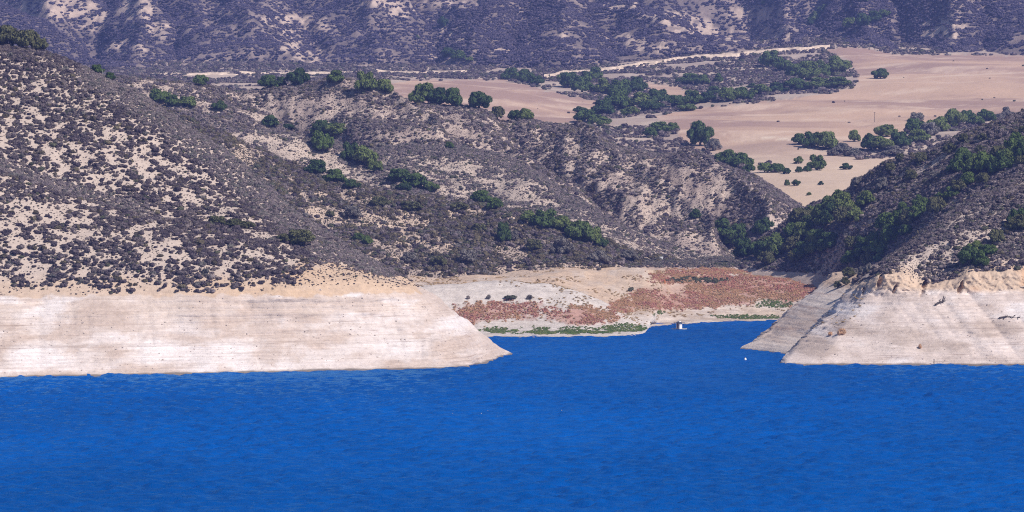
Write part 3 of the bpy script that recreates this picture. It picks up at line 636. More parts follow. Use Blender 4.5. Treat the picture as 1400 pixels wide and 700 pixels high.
M0 = [row([(X0, 60, 3500), (X1, 60, 3500)], 'z'),
      row([(X0, 112, 3300), (200, 104, 3300), (500, 102, 3300), (800, 98, 3300), (1100, 70, 3420), (X1, 80, 3420)]),
      row([(X0, 60, 3650), (200, 70, 3620), (440, 86, 3560), (600, 84, 3580), (800, 50, 3700), (1000, 62, 3680), (1100, 40, 3800), (X1, 50, 3750)]),
      row([(X0, 10, 4050), (150, 25, 4000), (440, 45, 3960), (520, 20, 4060), (620, 55, 3960), (800, 0, 4150), (1040, 30, 4050), (1110, 25, 4080), (X1, 10, 4100)]),
      row([(X0, -50, 4500), (300, -45, 4500), (700, -60, 4560), (1100, -45, 4560), (X1, -50, 4560)]),
      row([(X0, -120, 4950), (X1, -125, 4980)]),
      row([(X0, 150, 5350), (X1, 150, 5350)], 'z')]
for r in M0[1:-1]: r[:, 2] = 3300 + (r[:, 2] - 3300) * 0.55
S_m0 = loft('far_mountain', M0, 420, [2, 40, 44, 30, 10, 3], [0, 0.15, 0.8, 1, 1, 1, 0], mountain(151, 105, 190, 26), t_mtn, M['far'], 24)
def t_spur(px, py, X, Y, Z, W): return lerp3((0.17, 0.135, 0.125), (0.27, 0.21, 0.185), sstep(0.45, 0.65, fbm(X, Y, 30, 4, 162)))
M1 = [row([(X0, 60, 3200), (240, 60, 3260)], 'z'), row([(X0, 108, 3120), (0, 108, 3120), (120, 107, 3140), (240, 105, 3220)]),
      row([(X0, 50, 3260), (0, 62, 3240), (100, 90, 3220), (180, 104, 3230), (240, 106, 3260)]),
      row([(X0, -40, 3440), (-60, -20, 3420), (0, 12, 3400), (60, 43, 3380), (120, 76, 3330), (180, 101, 3290), (240, 107, 3290)]),
      row([(X0, 120, 3600), (0, 110, 3550), (240, 70, 3400)], 'z')]
for r in M1[1:-1]: r[:, 2] = 3120 + (r[:, 2] - 3120) * 0.70
S_m1 = loft('far_spur', M1, 180, [2, 26, 34, 4], [0, 0.1, 0.5, 0.3, 0], mountain(171, 36, 120, 14), t_spur, M['far'], 16)
M3 = [row([(560, 60, 3150), (1080, 60, 3200)], 'z'),
      row([(560, 104, 3200), (640, 104, 3160), (740, 104, 3100), (800, 99, 3100), (900, 84, 3140), (1000, 76, 3190), (1080, 72, 3230)]),
      row([(570, 96, 3260), (640, 70, 3300), (740, 60, 3300), (850, 52, 3320), (950, 62, 3300), (1020, 73, 3280), (1080, 73, 3270)]),
      row([(585, 94, 3310), (608, 62, 3400), (640, 32, 3480), (690, 8, 3540), (750, -14, 3580), (800, -6, 3560), (850, 8, 3520), (900, 27, 3470), (960, 52, 3400), (1020, 72, 3330), (1080, 74, 3300)]),
      row([(600, 80, 3500), (750, 150, 3800), (900, 130, 3650), (1080, 80, 3450)], 'z')]
for r in M3[1:-1]: r[:, 2] = 3100 + (r[:, 2] - 3100) * 0.60
S_m3 = loft('far_dome', M3, 280, [2, 36, 40, 4], [0, 0.1, 0.7, 0.3, 0], mountain(181, 70, 150, 18), t_mtn, M['far'], 16)
M4 = [row([(1080, 80, 3260), (X1, 80, 3250)], 'z'),
      row([(1085, 68, 3280), (1150, 63, 3180), (1230, 74, 3130), (1400, 79, 3110), (X1, 76, 3130)]),
      row([(1085, 50, 3400), (1150, 42, 3400), (1250, 40, 3340), (1400, 45, 3320), (X1, 45, 3320)]),
      row([(1085, 48, 3480), (1110, 20, 3600), (1140, -5, 3700), (1250, -30, 3720), (1400, -40, 3740), (X1, -40, 3740)]),
      row([(1090, 120, 3700), (X1, 160, 4000)], 'z')]
for r in M4[1:-1]: r[:, 2] = 3110 + (r[:, 2] - 3110) * 0.60
S_m4 = loft('far_flank', M4, 260, [2, 36, 40, 4], [0, 0.08, 0.8, 0.6, 0], mountain(191, 80, 160, 20), t_mtn, M['far'], 16)

BVH = BVHTree.FromPolygons(np.concatenate(ALLV).tolist(), np.concatenate(ALLF).tolist())
CAMP = Vector((0, 0, H))
_fv, _ff, _k = [], [], 0
for G, W in (S_val, S_m0, S_m1, S_m3, S_m4):
    nr, nc = G.shape[:2]; idx = np.arange(nr * nc).reshape(nr, nc)
    _ff.append(np.stack([idx[:-1, :-1], idx[:-1, 1:], idx[1:, 1:], idx[1:, :-1]], -1).reshape(-1, 4) + _k); _fv.append(G.reshape(-1, 3)); _k += nr * nc
BVH_FAR = BVHTree.FromPolygons(np.concatenate(_fv).tolist(), np.concatenate(_ff).tolist())
def hit(px, py, bvh=None):
    d = Vector(((px - 700) / F, 1.0, -(py - HZ) / F)).normalized()
    loc, nor, i, dist = (bvh or BVH).ray_cast(CAMP, d)
    return loc
def hit_low(px, py, tries=14, md=9e9):
    for k in range(tries):
        h = hit(px, py + k * 1.5)
        if h is not None and h.y < md: return h
    return None
def drop(x, y, ztop=600, bvh=None):
    loc, nor, i, dist = (bvh or BVH).ray_cast(Vector((x, y, ztop)), Vector((0, 0, -1)))
    return loc

# ------------------------------------------------------------------ plants: prototypes
def icos(sub):
    t = (1 + 5 ** 0.5) / 2
    v = [(-1, t, 0), (1, t, 0), (-1, -t, 0), (1, -t, 0), (0, -1, t), (0, 1, t), (0, -1, -t), (0, 1, -t), (t, 0, -1), (t, 0, 1), (-t, 0, -1), (-t, 0, 1)]
    f = [(0, 11, 5), (0, 5, 1), (0, 1, 7), (0, 7, 10), (0, 10, 11), (1, 5, 9), (5, 11, 4), (11, 10, 2), (10, 7, 6), (7, 1, 8), (3, 9, 4), (3, 4, 2), (3, 2, 6), (3, 6, 8), (3, 8, 9), (4, 9, 5), (2, 4, 11), (6, 2, 10), (8, 6, 7), (9, 8, 1)]
    v = [np.array(p) / np.linalg.norm(p) for p in v]
    for _ in range(sub):
        cache = {}; nf = []
        def mid(a, b):
            k = (min(a, b), max(a, b))
            if k not in cache:
                m = v[a] + v[b]; v.append(m / np.linalg.norm(m)); cache[k] = len(v) - 1
            return cache[k]
        for a, b, c in f:
            ab, bc, ca = mid(a, b), mid(b, c), mid(c, a); nf += [(a, ab, ca), (b, bc, ab), (c, ca, bc), (ab, bc, ca)]
        f = nf
    return np.array(v), np.array(f)
ICO1, ICO2 = icos(1), icos(2)
def foliage(name, lobes, nleaf, leaf, mat, rng, core=0.86, upright=0.0, sub=ICO1, flat=1.3):
    """lobes: (cx,cy,cz,rx,ry,rz). A dim core of lumps carrying many small leaf faces."""
    Vs, T, Q = [], [], []; off = 0
    L = np.array(lobes, float)
    for l in L:
        v = sub[0] * (1 + (rng.random((len(sub[0]), 1)) - 0.5) * 0.28) * core * l[3:] + l[:3]
        v[:, 2] = np.maximum(v[:, 2], -0.05 * l[5]); Vs.append(v); T.append(sub[1] + off); off += len(v)
    w = (L[:, 3] * L[:, 5]); w /= w.sum()
    k = rng.choice(len(L), nleaf, p=w); l = L[k]
    d = rng.normal(size=(nleaf, 3)); d /= np.linalg.norm(d, axis=1, keepdims=True)
    d[:, 2] = np.where(d[:, 2] < -0.35, -d[:, 2], d[:, 2])
    p = l[:, :3] + d * l[:, 3:] * (0.80 + 0.28 * rng.random((nleaf, 1)))
    p[:, 2] = np.maximum(p[:, 2], leaf * 0.15)
    nrm = d + rng.normal(size=(nleaf, 3)) * 0.55; nrm /= np.linalg.norm(nrm, axis=1, keepdims=True)
    a = np.cross(nrm, rng.normal(size=(nleaf, 3))); a /= np.linalg.norm(a, axis=1, keepdims=True)
    if upright > 0:
        up = np.array([0, 0, 1.0]) + rng.normal(size=(nleaf, 3)) * 0.25
        a = a * (1 - upright) + up * upright; a /= np.linalg.norm(a, axis=1, keepdims=True)
    b = np.cross(nrm, a); b /= (np.linalg.norm(b, axis=1, keepdims=True) + 1e-9)
    s = leaf * (0.6 + 0.8 * rng.random((nleaf, 1)))
    la, lb = s * flat, s * (0.6 if upright < 0.5 else 0.28)
    quad = np.stack([p - a * la, p + b * lb, p + a * la, p - b * lb], 1).reshape(-1, 3)
    quad[:, 2] = np.maximum(quad[:, 2], -0.1)
    Vs.append(quad); Q.append(np.arange(nleaf * 4).reshape(-1, 4) + off)
    return mesh_np(name, np.concatenate(Vs), [np.concatenate(T), np.concatenate(Q)], mat, False)
def tube(pts, radii, sides=6):
    V, Fq = [], []
    pts = [Vector(p) for p in pts]
    for i, p in enumerate(pts):
        t = (pts[min(i + 1, len(pts) - 1)] - pts[max(i - 1, 0)]).normalized()
        a = t.orthogonal().normalized(); b = t.cross(a)
        for s in range(sides):
            an = 2 * math.pi * s / sides
            V.append(tuple(p + (a * math.cos(an) + b * math.sin(an)) * radii[i]))
    for i in range(len(pts) - 1):
        for s in range(sides):
            s2 = (s + 1) % sides
            Fq.append((i * sides + s, i * sides + s2, (i + 1) * sides + s2, (i + 1) * sides + s))
    return V, Fq
def join_tubes(name, tubes, mat):
    V, Q = [], []
    for v, q in tubes:
        Q += [tuple(i + len(V) for i in f) for f in q]; V += v
    return mesh_np(name, V, [np.array(Q)], mat, True)

# unit shrub: about 1 m radius
def shrub_lobes(rng, n, h):
    out = [(0, 0, h * 0.45, 0.62, 0.62, h * 0.55)]
    for i in range(n):
        a = rng.random() * 6.283; r = 0.3 + 0.35 * rng.random(); s = 0.32 + 0.25 * rng.random()
        out.append((r * math.cos(a), r * math.sin(a), h * (0.25 + 0.35 * rng.random()), s, s, s * h * 0.95))
    return out
PR = np.random.default_rng(11)
SHRUB = [foliage('shrub_%d' % i, shrub_lobes(PR, 5, 0.95), 240, 0.13, M['sage'], PR, 0.88) for i in range(5)]
SHRUB_L = [foliage('dry_%d' % i, shrub_lobes(PR, 5, 0.8), 200, 0.13, M['sagelight'], PR, 0.85) for i in range(2)]
SHRUB_G = [foliage('greensage_%d' % i, shrub_lobes(PR, 5, 0.9), 220, 0.13, M['sagegreen'], PR, 0.86) for i in range(2)]
SHRUB_M = [foliage('palesage_%d' % i, shrub_lobes(PR, 5, 0.9), 240, 0.13, M['midsage'], PR, 0.86) for i in range(3)]
SHRUB_B = [foliage('brownbrush_%d' % i, shrub_lobes(PR, 6, 1.0), 240, 0.13, M['brown'], PR, 0.84) for i in range(2)]
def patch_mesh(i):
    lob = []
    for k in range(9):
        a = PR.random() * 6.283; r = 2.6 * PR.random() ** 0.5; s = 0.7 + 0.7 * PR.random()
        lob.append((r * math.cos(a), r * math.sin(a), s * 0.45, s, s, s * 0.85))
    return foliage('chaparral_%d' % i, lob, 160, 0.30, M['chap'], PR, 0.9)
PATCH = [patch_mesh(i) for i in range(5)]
THICK = [foliage('thicket_%d' % i, shrub_lobes(PR, 6, 1.1), 300, 0.16, M['red' if i < 3 else 'rust'], PR, 0.7, upright=0.75) for i in range(4)]
REED = [foliage('reed_%d' % i, shrub_lobes(PR, 5, 0.7), 240, 0.17, M['reed'], PR, 0.65, upright=0.85) for i in range(2)]
STRAW = [foliage('straw_%d' % i, shrub_lobes(PR, 4, 0.7), 160, 0.16, M['straw'], PR, 0.55, upright=0.85) for i in range(2)]
GREY = [foliage('greybrush_%d' % i, shrub_lobes(PR, 6, 1.0), 240, 0.13, M['grey'], PR, 0.75) for i in range(2)]
def stone_mesh(i):
    v = ICO1[0] * (1 + (PR.random((len(ICO1[0]), 1)) - 0.5) * 0.5) * np.array([1, 0.8, 0.55])
    return mesh_np('stone_%d' % i, v, [ICO1[1]], M['stone'], False)
STONE = [stone_mesh(i) for i in range(3)]

def oak_meshes(i, mat, nleaf=3200, spread=1.0, h=0.95, leafs=0.075):
    """unit oak: crown radius about 1 (half width), dome reaching close to the ground"""
    lob = [(0, 0, h * 0.58, 0.50, 0.50, h * 0.36)]
    n = 13
    for k in range(n):
        a = 6.283 * (k + PR.random() * 0.8) / n; r = 0.42 + 0.36 * PR.random(); s = 0.17 + 0.17 * PR.random()
        lob.append((r * math.cos(a) * spread, r * math.sin(a), h * (0.28 + 0.38 * PR.random()), s, s, s * 0.9))
    for k in range(6):
        a = PR.random() * 6.283; r = 0.45 * PR.random() ** 0.5; s = 0.24 + 0.12 * PR.random()
        lob.append((r * math.cos(a), r * math.sin(a), h * (0.80 + 0.16 * PR.random()), s, s, s * 0.8))
    crown = foliage('oak_crown_%d' % i, lob, nleaf, leafs, mat, PR, 0.78, sub=ICO1)
    tubes = [tube([(0, 0, -0.12), (0.02, 0.01, 0.15), (0.0, -0.02, 0.38), (0.03, 0.02, 0.62)], [0.10, 0.085, 0.07, 0.04], 8)]
    for k in range(5):
        a = 1.256 * k + PR.random() * 0.7; r = 0.55
        tubes.append(tube([(0, 0, 0.26 + 0.03 * k), (0.25 * math.cos(a), 0.25 * math.sin(a), 0.42), (r * math.cos(a), r * math.sin(a), 0.58)], [0.05, 0.035, 0.015], 6))
    return crown, join_tubes('oak_trunk_%d' % i, tubes, M['bark'])
OAK = {'oak': [oak_meshes(i, M['oak']) for i in range(6)],
       'olive': [oak_meshes(10 + i, M['olive'], 1800) for i in range(2)],
       'green': [oak_meshes(20 + i, M['green'], 1800) for i in range(2)],
       'grey': [oak_meshes(30 + i, M['grey'], 1500) for i in range(2)]}

# ------------------------------------------------------------------ scatter machinery
def scatter(S, n, wr, seed, margin=130):
    """n points spread evenly over the sheet rows wr[0]..wr[1]"""
    rng = np.random.default_rng(seed)
    G, W = S
    a = G[:-1, :-1]; b = G[:-1, 1:]; c = G[1:, 1:]; d = G[1:, :-1]
    area = 0.5 * np.linalg.norm(np.cross(c - a, d - b), axis=-1)
    ok = (W[:-1, :-1] >= wr[0]) & (W[:-1, :-1] <= wr[1])
    px, py = to_px(a[..., 0], a[..., 1], a[..., 2]); ok &= (px > -margin) & (px < 1400 + margin) & (py > -90)
    area = np.where(ok, area, 0).ravel()
    k = rng.choice(len(area), n, p=area / area.sum()); u = rng.random((n, 1)); v = rng.random((n, 1))
    A, B, C, D = (q.reshape(-1, 3)[k] for q in (a, b, c, d))
    return (A * (1 - u) + B * u) * (1 - v) + (D * (1 - u) + C * u) * v, rng
STUFF = {}
def add_stuff(kind, P, scl, idx, rng, flat=None):
    z = np.ones(len(P)) if flat is None else flat
    STUFF.setdefault(kind, []).append((P, np.stack([scl * (0.85 + 0.3 * rng.random(len(P))), scl * (0.85 + 0.3 * rng.random(len(P))), scl * z * (0.8 + 0.4 * rng.random(len(P)))], -1), idx, rng.random(len(P)) * 6.283))
def emit_stuff(name, kind, protos, label, cat):
    P = np.concatenate([s[0] for s in STUFF[kind]]); S = np.concatenate([s[1] for s in STUFF[kind]])
    I = np.concatenate([s[2] for s in STUFF[kind]]).astype(np.int32); R = np.concatenate([s[3] for s in STUFF[kind]])
    me = bpy.data.meshes.new(name); me.vertices.add(len(P)); me.vertices.foreach_set('co', P.astype(np.float32).ravel())
    me.attributes.new('scl', 'FLOAT_VECTOR', 'POINT').data.foreach_set('vector', S.astype(np.float32).ravel())
    rv = np.zeros((len(P), 3), np.float32); rv[:, 2] = R
    me.attributes.new('rot', 'FLOAT_VECTOR', 'POINT').data.foreach_set('vector', rv.ravel())
    me.attributes.new('idx', 'INT', 'POINT').data.foreach_set('value', I)
    o = link(name, me); tag(o, label, cat, kind='stuff')
    pc = bpy.data.collections.new(name + '_shapes')
    for i, m in enumerate(protos):
        pc.objects.link(bpy.data.objects.new('%s_shape_%02d' % (name, i), m))
    ng = bpy.data.node_groups.new(name, 'GeometryNodeTree')
    ng.interface.new_socket('Geometry', in_out='INPUT', socket_type='NodeSocketGeometry')
    ng.interface.new_socket('Geometry', in_out='OUTPUT', socket_type='NodeSocketGeometry')
    gi = ng.nodes.new('NodeGroupInput'); go = ng.nodes.new('NodeGroupOutput')
    ci = ng.nodes.new('GeometryNodeCollectionInfo'); ci.inputs['Collection'].default_value = pc
    ci.inputs['Separate Children'].default_value = True; ci.inputs['Reset Children'].default_value = True
    ip = ng.nodes.new('GeometryNodeInstanceOnPoints'); ip.inputs['Pick Instance'].default_value = True
    def named(nm, ty):
        n = ng.nodes.new('GeometryNodeInputNamedAttribute'); n.data_type = ty; n.inputs['Name'].default_value = nm
        return n.outputs['Attribute']
    L = ng.links
    L.new(gi.outputs[0], ip.inputs['Points']); L.new(ci.outputs[0], ip.inputs['Instance'])
    L.new(named('idx', 'INT'), ip.inputs['Instance Index'])
    er = ng.nodes.new('FunctionNodeEulerToRotation'); L.new(named('rot', 'FLOAT_VECTOR'), er.inputs[0])
    L.new(er.outputs[0], ip.inputs['Rotation']); L.new(named('scl', 'FLOAT_VECTOR'), ip.inputs['Scale'])
    L.new(ip.outputs[0], go.inputs[0])
    md = o.modifiers.new('plants', 'NODES'); md.node_group = ng
    return o

SCRUB = SHRUB + SHRUB_L + SHRUB_G + GREY + SHRUB_M + SHRUB_B      # 0-4 sage, 5-6 dry, 7-8 green, 9-10 grey
def scrub_idx(rng, n, dry=0.06, green=0.04, grey=0.03, mid=0.0, brown=0.0):
    i = rng.integers(0, 5, n); r = rng.random(n)
    i = np.where(r < mid, rng.integers(11, 14, n), i); i = np.where((r >= mid) & (r < mid + brown), rng.integers(14, 16, n), i)
    r = rng.random(n)
    i = np.where(r < dry, rng.integers(5, 7, n), i)
    i = np.where((r >= dry) & (r < dry + green), rng.integers(7, 9, n), i)
    return np.where((r >= dry + green) & (r < dry + green + grey), rng.integers(9, 11, n), i)

# near hill
P, rng = scatter(S_left, 105000, (2.9, 8.9), 201)
px, py = to_px(*P.T)
n1 = fbm(P[:, 0], P[:, 1] * 0.6, 11, 4, 202); n2 = fbm(P[:, 0], P[:, 1] * 0.55, 3.0, 2, 203)
rdg = near_line(px, py, [(-100, 40), (60, 66), (130, 95), (200, 130), (270, 180), (350, 240), (430, 310), (500, 355)], 40)
strip = np.maximum(near_line(px, py, [(130, 100), (200, 138), (270, 192), (340, 250), (400, 300), (450, 340), (520, 368)], 26), near_line(px, py, [(-100, 190), (0, 226), (60, 246), (130, 270), (200, 288)], 9))
strip = np.maximum(strip, near_line(px, py, [(380, 262), (430, 310), (500, 350), (560, 380)], 30) * 1.0)
thr = 0.535 + 0.25 * strip + 0.05 * sstep(340, 220, py) + 0.12 * rdg + 0.05 * sstep(300, 420, px) - 0.05 * blob(px, py, 110, 240, 70, 22, 206) - 0.06 * blob(px, py, 60, 300, 90, 26, 207)
prob = (0.34 + 0.55 * strip) / (1 + np.exp((n1 * 0.28 + n2 * 0.72 - thr) / 0.05))
keep = (rng.random(len(P)) < prob) & (P[:, 2] > 22.3 + 9 * (n1 - 0.42))
keep &= ~((blob(px, py, 455, 378, 60, 15, 25) > 0.5) & (rng.random(len(P)) < 0.85))
keep &= ~((px > 430) & (py > 362 + (px - 430) * 0.17))
strip = strip[keep]; P = P[keep]; n = len(P)
r = np.exp(rng.normal(-0.36, 0.32, n)); r = np.clip(r, 0.28, 1.4)
idx = scrub_idx(rng, n, 0.03, 0.02, 0.03, 0.10, 0.06)
idx = np.where((rng.random(n) < 0.9 * strip), rng.choice([11, 12, 13, 11, 12, 13, 9, 10], n), idx); r = np.where(strip > 0.5, r * 0.72, r)
# the 300 largest seen ones become single plants
px, py = to_px(*P.T)
order = np.argsort(-r * (idx < 5) * (px > 4) * (px < 560))
solo = []
for i in order:
    if len(solo) >= 300 or idx[i] >= 5: break
    top = Vector((P[i, 0], P[i, 1], P[i, 2] + r[i] * 0.8)); d = top - CAMP; L = d.length
    h = BVH.ray_cast(CAMP, d.normalized(), L - 1.5)
    if h[0] is None: solo.append(i)
for i in solo:
    o = link('sage_shrub', SHRUB[int(idx[i])]); o.location = P[i] - np.array([0, 0, 0.08]); o.rotation_euler = (0, 0, rng.random() * 6.283)
    o.scale = (r[i] * (0.9 + 0.3 * rng.random()), r[i] * (0.9 + 0.3 * rng.random()), r[i] * (0.85 + 0.25 * rng.random()))
    tag(o, 'dark grey sage shrub on the pale sandy slope of the steep lakeside hill', 'shrub', 'sage shrubs on the steep pale hill')
m = np.ones(n, bool); m[solo] = False
add_stuff('scrub', P[m] - [0, 0, 0.08], r[m], idx[m], rng)
# small dots on bare ground
P, rng = scatter(S_left, 26000, (2.95, 8.9), 204); n1 = fbm(P[:, 0], P[:, 1], 12, 3, 205)
k = (P[:, 2] > 21.5 + 5 * (n1 - 0.4)) ; P = P[k]
add_stuff('scrub', P, 0.14 + 0.28 * rng.random(len(P)) ** 2, scrub_idx(rng, len(P), 0.25, 0.04, 0.12), rng)

def cover(S, n, wr, seed, rmean, thr, scale=24, dry=0.08, green=0.05, grey=0.05, zmin=None, bare=None, sig=0.35, sink=0.1, mid=0.0, brown=0.0):
    P, rng = scatter(S, n, wr, seed)
    n1 = fbm(P[:, 0], P[:, 1], scale, 4, seed + 1); n2 = fbm(P[:, 0], P[:, 1], scale * 0.2, 3, seed + 2)
    k = rng.random(len(P)) < 0.88 / (1 + np.exp((n1 * 0.5 + n2 * 0.5 - thr) / 0.03))
    px, py = to_px(*P.T)
    if bare is not None: k &= rng.random(len(P)) > bare(px, py)
    if zmin is not None: k &= P[:, 2] > zmin + (n1 - 0.5) * 4
    P = P[k]; r = np.clip(np.exp(rng.normal(math.log(rmean), sig, len(P))), rmean * 0.45, rmean * 2.0)
    add_stuff('scrub', P - [0, 0, sink], r, scrub_idx(rng, len(P), dry, green, grey, mid, brown), rng)
    P, rng = scatter(S, n, wr, seed + 7)
    if zmin is not None: P = P[P[:, 2] > zmin + 1]
    add_stuff('scrub', P, rmean * (0.22 + 0.3 * rng.random(len(P)) ** 2), scrub_idx(rng, len(P), dry * 2, green, grey * 2, mid, brown), rng)

cover(S_right, 20000, (4.02, 6.9), 211, 0.64, 0.58, zmin=20.5, mid=0.62, brown=0.06)
cover(S_knoll, 7000, (1.1, 3.6), 214, 0.62, 0.56, zmin=24, mid=0.6)
cover(S_rr, 62000, (1.0, 4.6), 217, 0.76, 0.57, dry=0.08, green=0.10, mid=0.58, brown=0.12, bare=lambda px, py: 0.85 * np.maximum.reduce([blob(px, py, 1355, 195, 26, 9, 218), blob(px, py, 1300, 205, 14, 8, 219), blob(px, py, 1240, 285, 14, 7, 220), blob(px, py, 1180, 305, 22, 8, 221), blob(px, py, 1260, 365, 10, 30, 222)]))
bench_bare = lambda px, py: np.maximum.reduce([blob(px, py, 340, 205, 24, 24, 223), blob(px, py, 560, 305, 28, 16, 224), blob(px, py, 500, 300, 30, 12, 225), blob(px, py, 600, 335, 26, 12, 226), blob(px, py, 700, 345, 26, 14, 227), blob(px, py, 550, 345, 22, 14, 228), blob(px, py, 760, 368, 90, 8, 229)]) * 0.85
cover(S_bench, 56000, (1.1, 4.6), 230, 0.85, 0.55, dry=0.05, green=0.12, grey=0.06, mid=0.22, brown=0.50, bare=bench_bare)
spur_bare = lambda px, py: np.maximum.reduce([blob(px, py, 610, 190, 50, 9, 231), blob(px, py, 820, 300, 40, 22, 232), blob(px, py, 870, 330, 60, 16, 233), blob(px, py, 950, 345, 60, 10, 234), blob(px, py, 620, 260, 20, 8, 235)]) * 0.75
cover(S_spur, 42000, (1.0, 3.7), 236, 0.64, 0.53, dry=0.14, green=0.08, grey=0.22, mid=0.9, bare=spur_bare)
back_bare = lambda px, py: np.maximum.reduce([blob(px, py, 520, 155, 40, 10, 237), blob(px, py, 580, 185, 60, 9, 238), blob(px, py, 790, 205, 26, 10, 239), blob(px, py, 870, 250, 40, 14, 240), blob(px, py, 950, 285, 50, 18, 241), blob(px, py, 940, 330, 60, 14, 242), blob(px, py, 340, 130, 30, 8, 243), blob(px, py, 380, 150, 40, 12, 244)]) * 0.8
cover(S_back, 125000, (1.0, 4.7), 245, 0.72, 0.54, scale=34, dry=0.08, green=0.05, grey=0.06, mid=0.60, brown=0.14, bare=back_bare)
# dense pale brush along the crests, seen edge on
for S, wr, line, wd, n, sd in ((S_spur, (2.0, 3.9), [(430, 196), (500, 207), (560, 202), (640, 208), (700, 224), (750, 250), (800, 286), (850, 320), (910, 342)], 9, 30000, 246),
                               (S_back, (3.0, 4.8), [(300, 122), (430, 121), (560, 138), (650, 153), (720, 163), (800, 189), (900, 213), (980, 233), (1040, 255), (1085, 284)], 7, 60000, 247),
                               (S_back, (1.2, 4.5), [(800, 190), (860, 228), (930, 280), (975, 330)], 8, 60000, 248),
                               (S_rr, (2.5, 4.8), [(1110, 285), (1160, 258), (1220, 225), (1270, 207), (1330, 184), (1400, 159)], 7, 30000, 249),
                               (S_right, (5.0, 6.5), [(1190, 372), (1240, 338), (1290, 300), (1330, 270), (1400, 232)], 9, 16000, 253)):
    P, rng = scatter(S, n, wr, sd); px, py = to_px(*P.T); P = P[rng.random(len(P)) < 0.8 * near_line(px, py, line, wd)]
    add_stuff('scrub', P - [0, 0, 0.1], 0.45 + 0.5 * rng.random(len(P)), scrub_idx(rng, len(P), 0.10, 0.03, 0.15, 0.9), rng)
# brush of the valley floor outside the fields
P, rng = scatter(S_val, 110000, (1.5, 7.9), 250); px, py = to_px(*P.T)
k = ~field_mask(px, py) & (fbm(P[:, 0], P[:, 1], 40, 3, 251) < 0.62); P = P[k]
add_stuff('scrub', P, np.exp(rng.normal(0.12, 0.35, len(P))), scrub_idx(rng, len(P), 0.05, 0.12, 0.08, 0.3), rng)
# tufts dotted in the field
P, rng = scatter(S_val, 1500, (2.0, 7.5), 252); px, py = to_px(*P.T); k = field_mask(px, py) & (rng.random(len(P)) < 0.10); P = P[k]
add_stuff('scrub', P, 0.5 + 0.7 * rng.random(len(P)), scrub_idx(rng, len(P), 0.3, 0.3, 0.1), rng)

# far chaparral
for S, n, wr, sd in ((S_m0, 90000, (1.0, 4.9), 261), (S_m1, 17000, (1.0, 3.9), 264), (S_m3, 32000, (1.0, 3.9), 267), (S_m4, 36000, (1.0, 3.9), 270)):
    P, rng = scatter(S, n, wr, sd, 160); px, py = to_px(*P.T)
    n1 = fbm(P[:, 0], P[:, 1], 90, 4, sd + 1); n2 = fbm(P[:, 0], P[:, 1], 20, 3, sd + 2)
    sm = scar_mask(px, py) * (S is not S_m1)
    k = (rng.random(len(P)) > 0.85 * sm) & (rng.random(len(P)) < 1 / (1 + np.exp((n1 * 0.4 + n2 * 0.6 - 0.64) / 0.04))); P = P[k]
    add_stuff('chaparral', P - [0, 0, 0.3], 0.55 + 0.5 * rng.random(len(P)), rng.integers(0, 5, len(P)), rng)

# shore flat: red thicket, reeds, dry brush
P, rng = scatter(S_shore, 230000, (1.3, 7.2), 281); px, py = to_px(*P.T)
rm = np.zeros(len(P))
for i, (x, y, rx, ry) in enumerate(REDS): rm = np.maximum(rm, blob(px, py, x, y, rx, ry, 300 + i, 0.55))
gm = np.zeros(len(P))
for i, (x, y, rx, ry) in enumerate(GREENS): gm = np.maximum(gm, blob(px, py, x, y, rx, ry, 330 + i, 0.45))
q = rng.random(len(P))
tn = fbm(P[:, 0], P[:, 1], 7, 4, 299); k = (q < 0.75 * rm ** 1.3 * sstep(0.26, 0.58, tn)) & (gm < 0.5); Pk = P[k]
add_stuff('thicket', Pk, 0.14 + 0.34 * rng.random(len(Pk)), np.where(fbm(Pk[:, 0], Pk[:, 1], 14, 3, 297) + 0.25 * rng.random(len(Pk)) > 0.66, 3, rng.choice(4, len(Pk), p=[.3, .25, .25, .2])), rng)
k = (q < 0.4 * gm * sstep(0.3, 0.5, fbm(P[:, 0], P[:, 1] * 0.5, 5, 3, 298))); Pk = P[k]
add_stuff('reeds', Pk, 0.22 + 0.36 * rng.random(len(Pk)), rng.integers(0, 2, len(Pk)), rng, np.full(len(Pk), 0.8))
dn = fbm(P[:, 0], P[:, 1], 12, 3, 350)
k = (gm < 0.3) & (q > 0.95) & (rm > 0.05)
Pk = P[k]; add_stuff('straw', Pk, 0.22 + 0.35 * rng.random(len(Pk)), rng.integers(0, 2, len(Pk)), rng)
k = (rm < 0.3) & (gm < 0.3) & (q < 0.035) & (dn > 0.5) & (P[:, 2] > 1.5); Pk = P[k]
add_stuff('straw', Pk, 0.25 + 0.4 * rng.random(len(Pk)), rng.integers(0, 2, len(Pk)), rng)
k = (py < 366) & (px > 860) & (q < 0.13) & (rm < 0.5); Pk = P[k]
add_stuff('scrub', Pk, 0.4 + 0.5 * rng.random(len(Pk)), rng.choice([9, 10, 5, 6, 1], len(Pk)), rng)
olive = blob(px, py, 955, 384, 46, 4, 351) + blob(px, py, 1005, 363, 36, 3, 352); k = (olive > 0.5) & (q > 0.86); Pk = P[k]
add_stuff('scrub', Pk, 0.5 + 0.4 * rng.random(len(Pk)), rng.choice([7, 8], len(Pk)), rng)
# stones on the drawn-down banks
for S, wr, sd in ((S_left, (1.05, 2.9), 361), (S_right, (1.05, 3.2), 364)):
    P, rng = scatter(S, 1300, wr, sd)
    add_stuff('stones', P, 0.06 + 0.30 * rng.random(len(P)) ** 4, rng.integers(0, 3, len(P)), rng)
P, rng = scatter(S_right, 700, (2.2, 4.2), 367); px, py = to_px(*P.T); k = (px < 1180) & (rng.random(len(P)) < 0.25); P = P[k]
add_stuff('straw', P, 0.2 + 0.4 * rng.random(len(P)), rng.integers(0, 2, len(P)), rng)

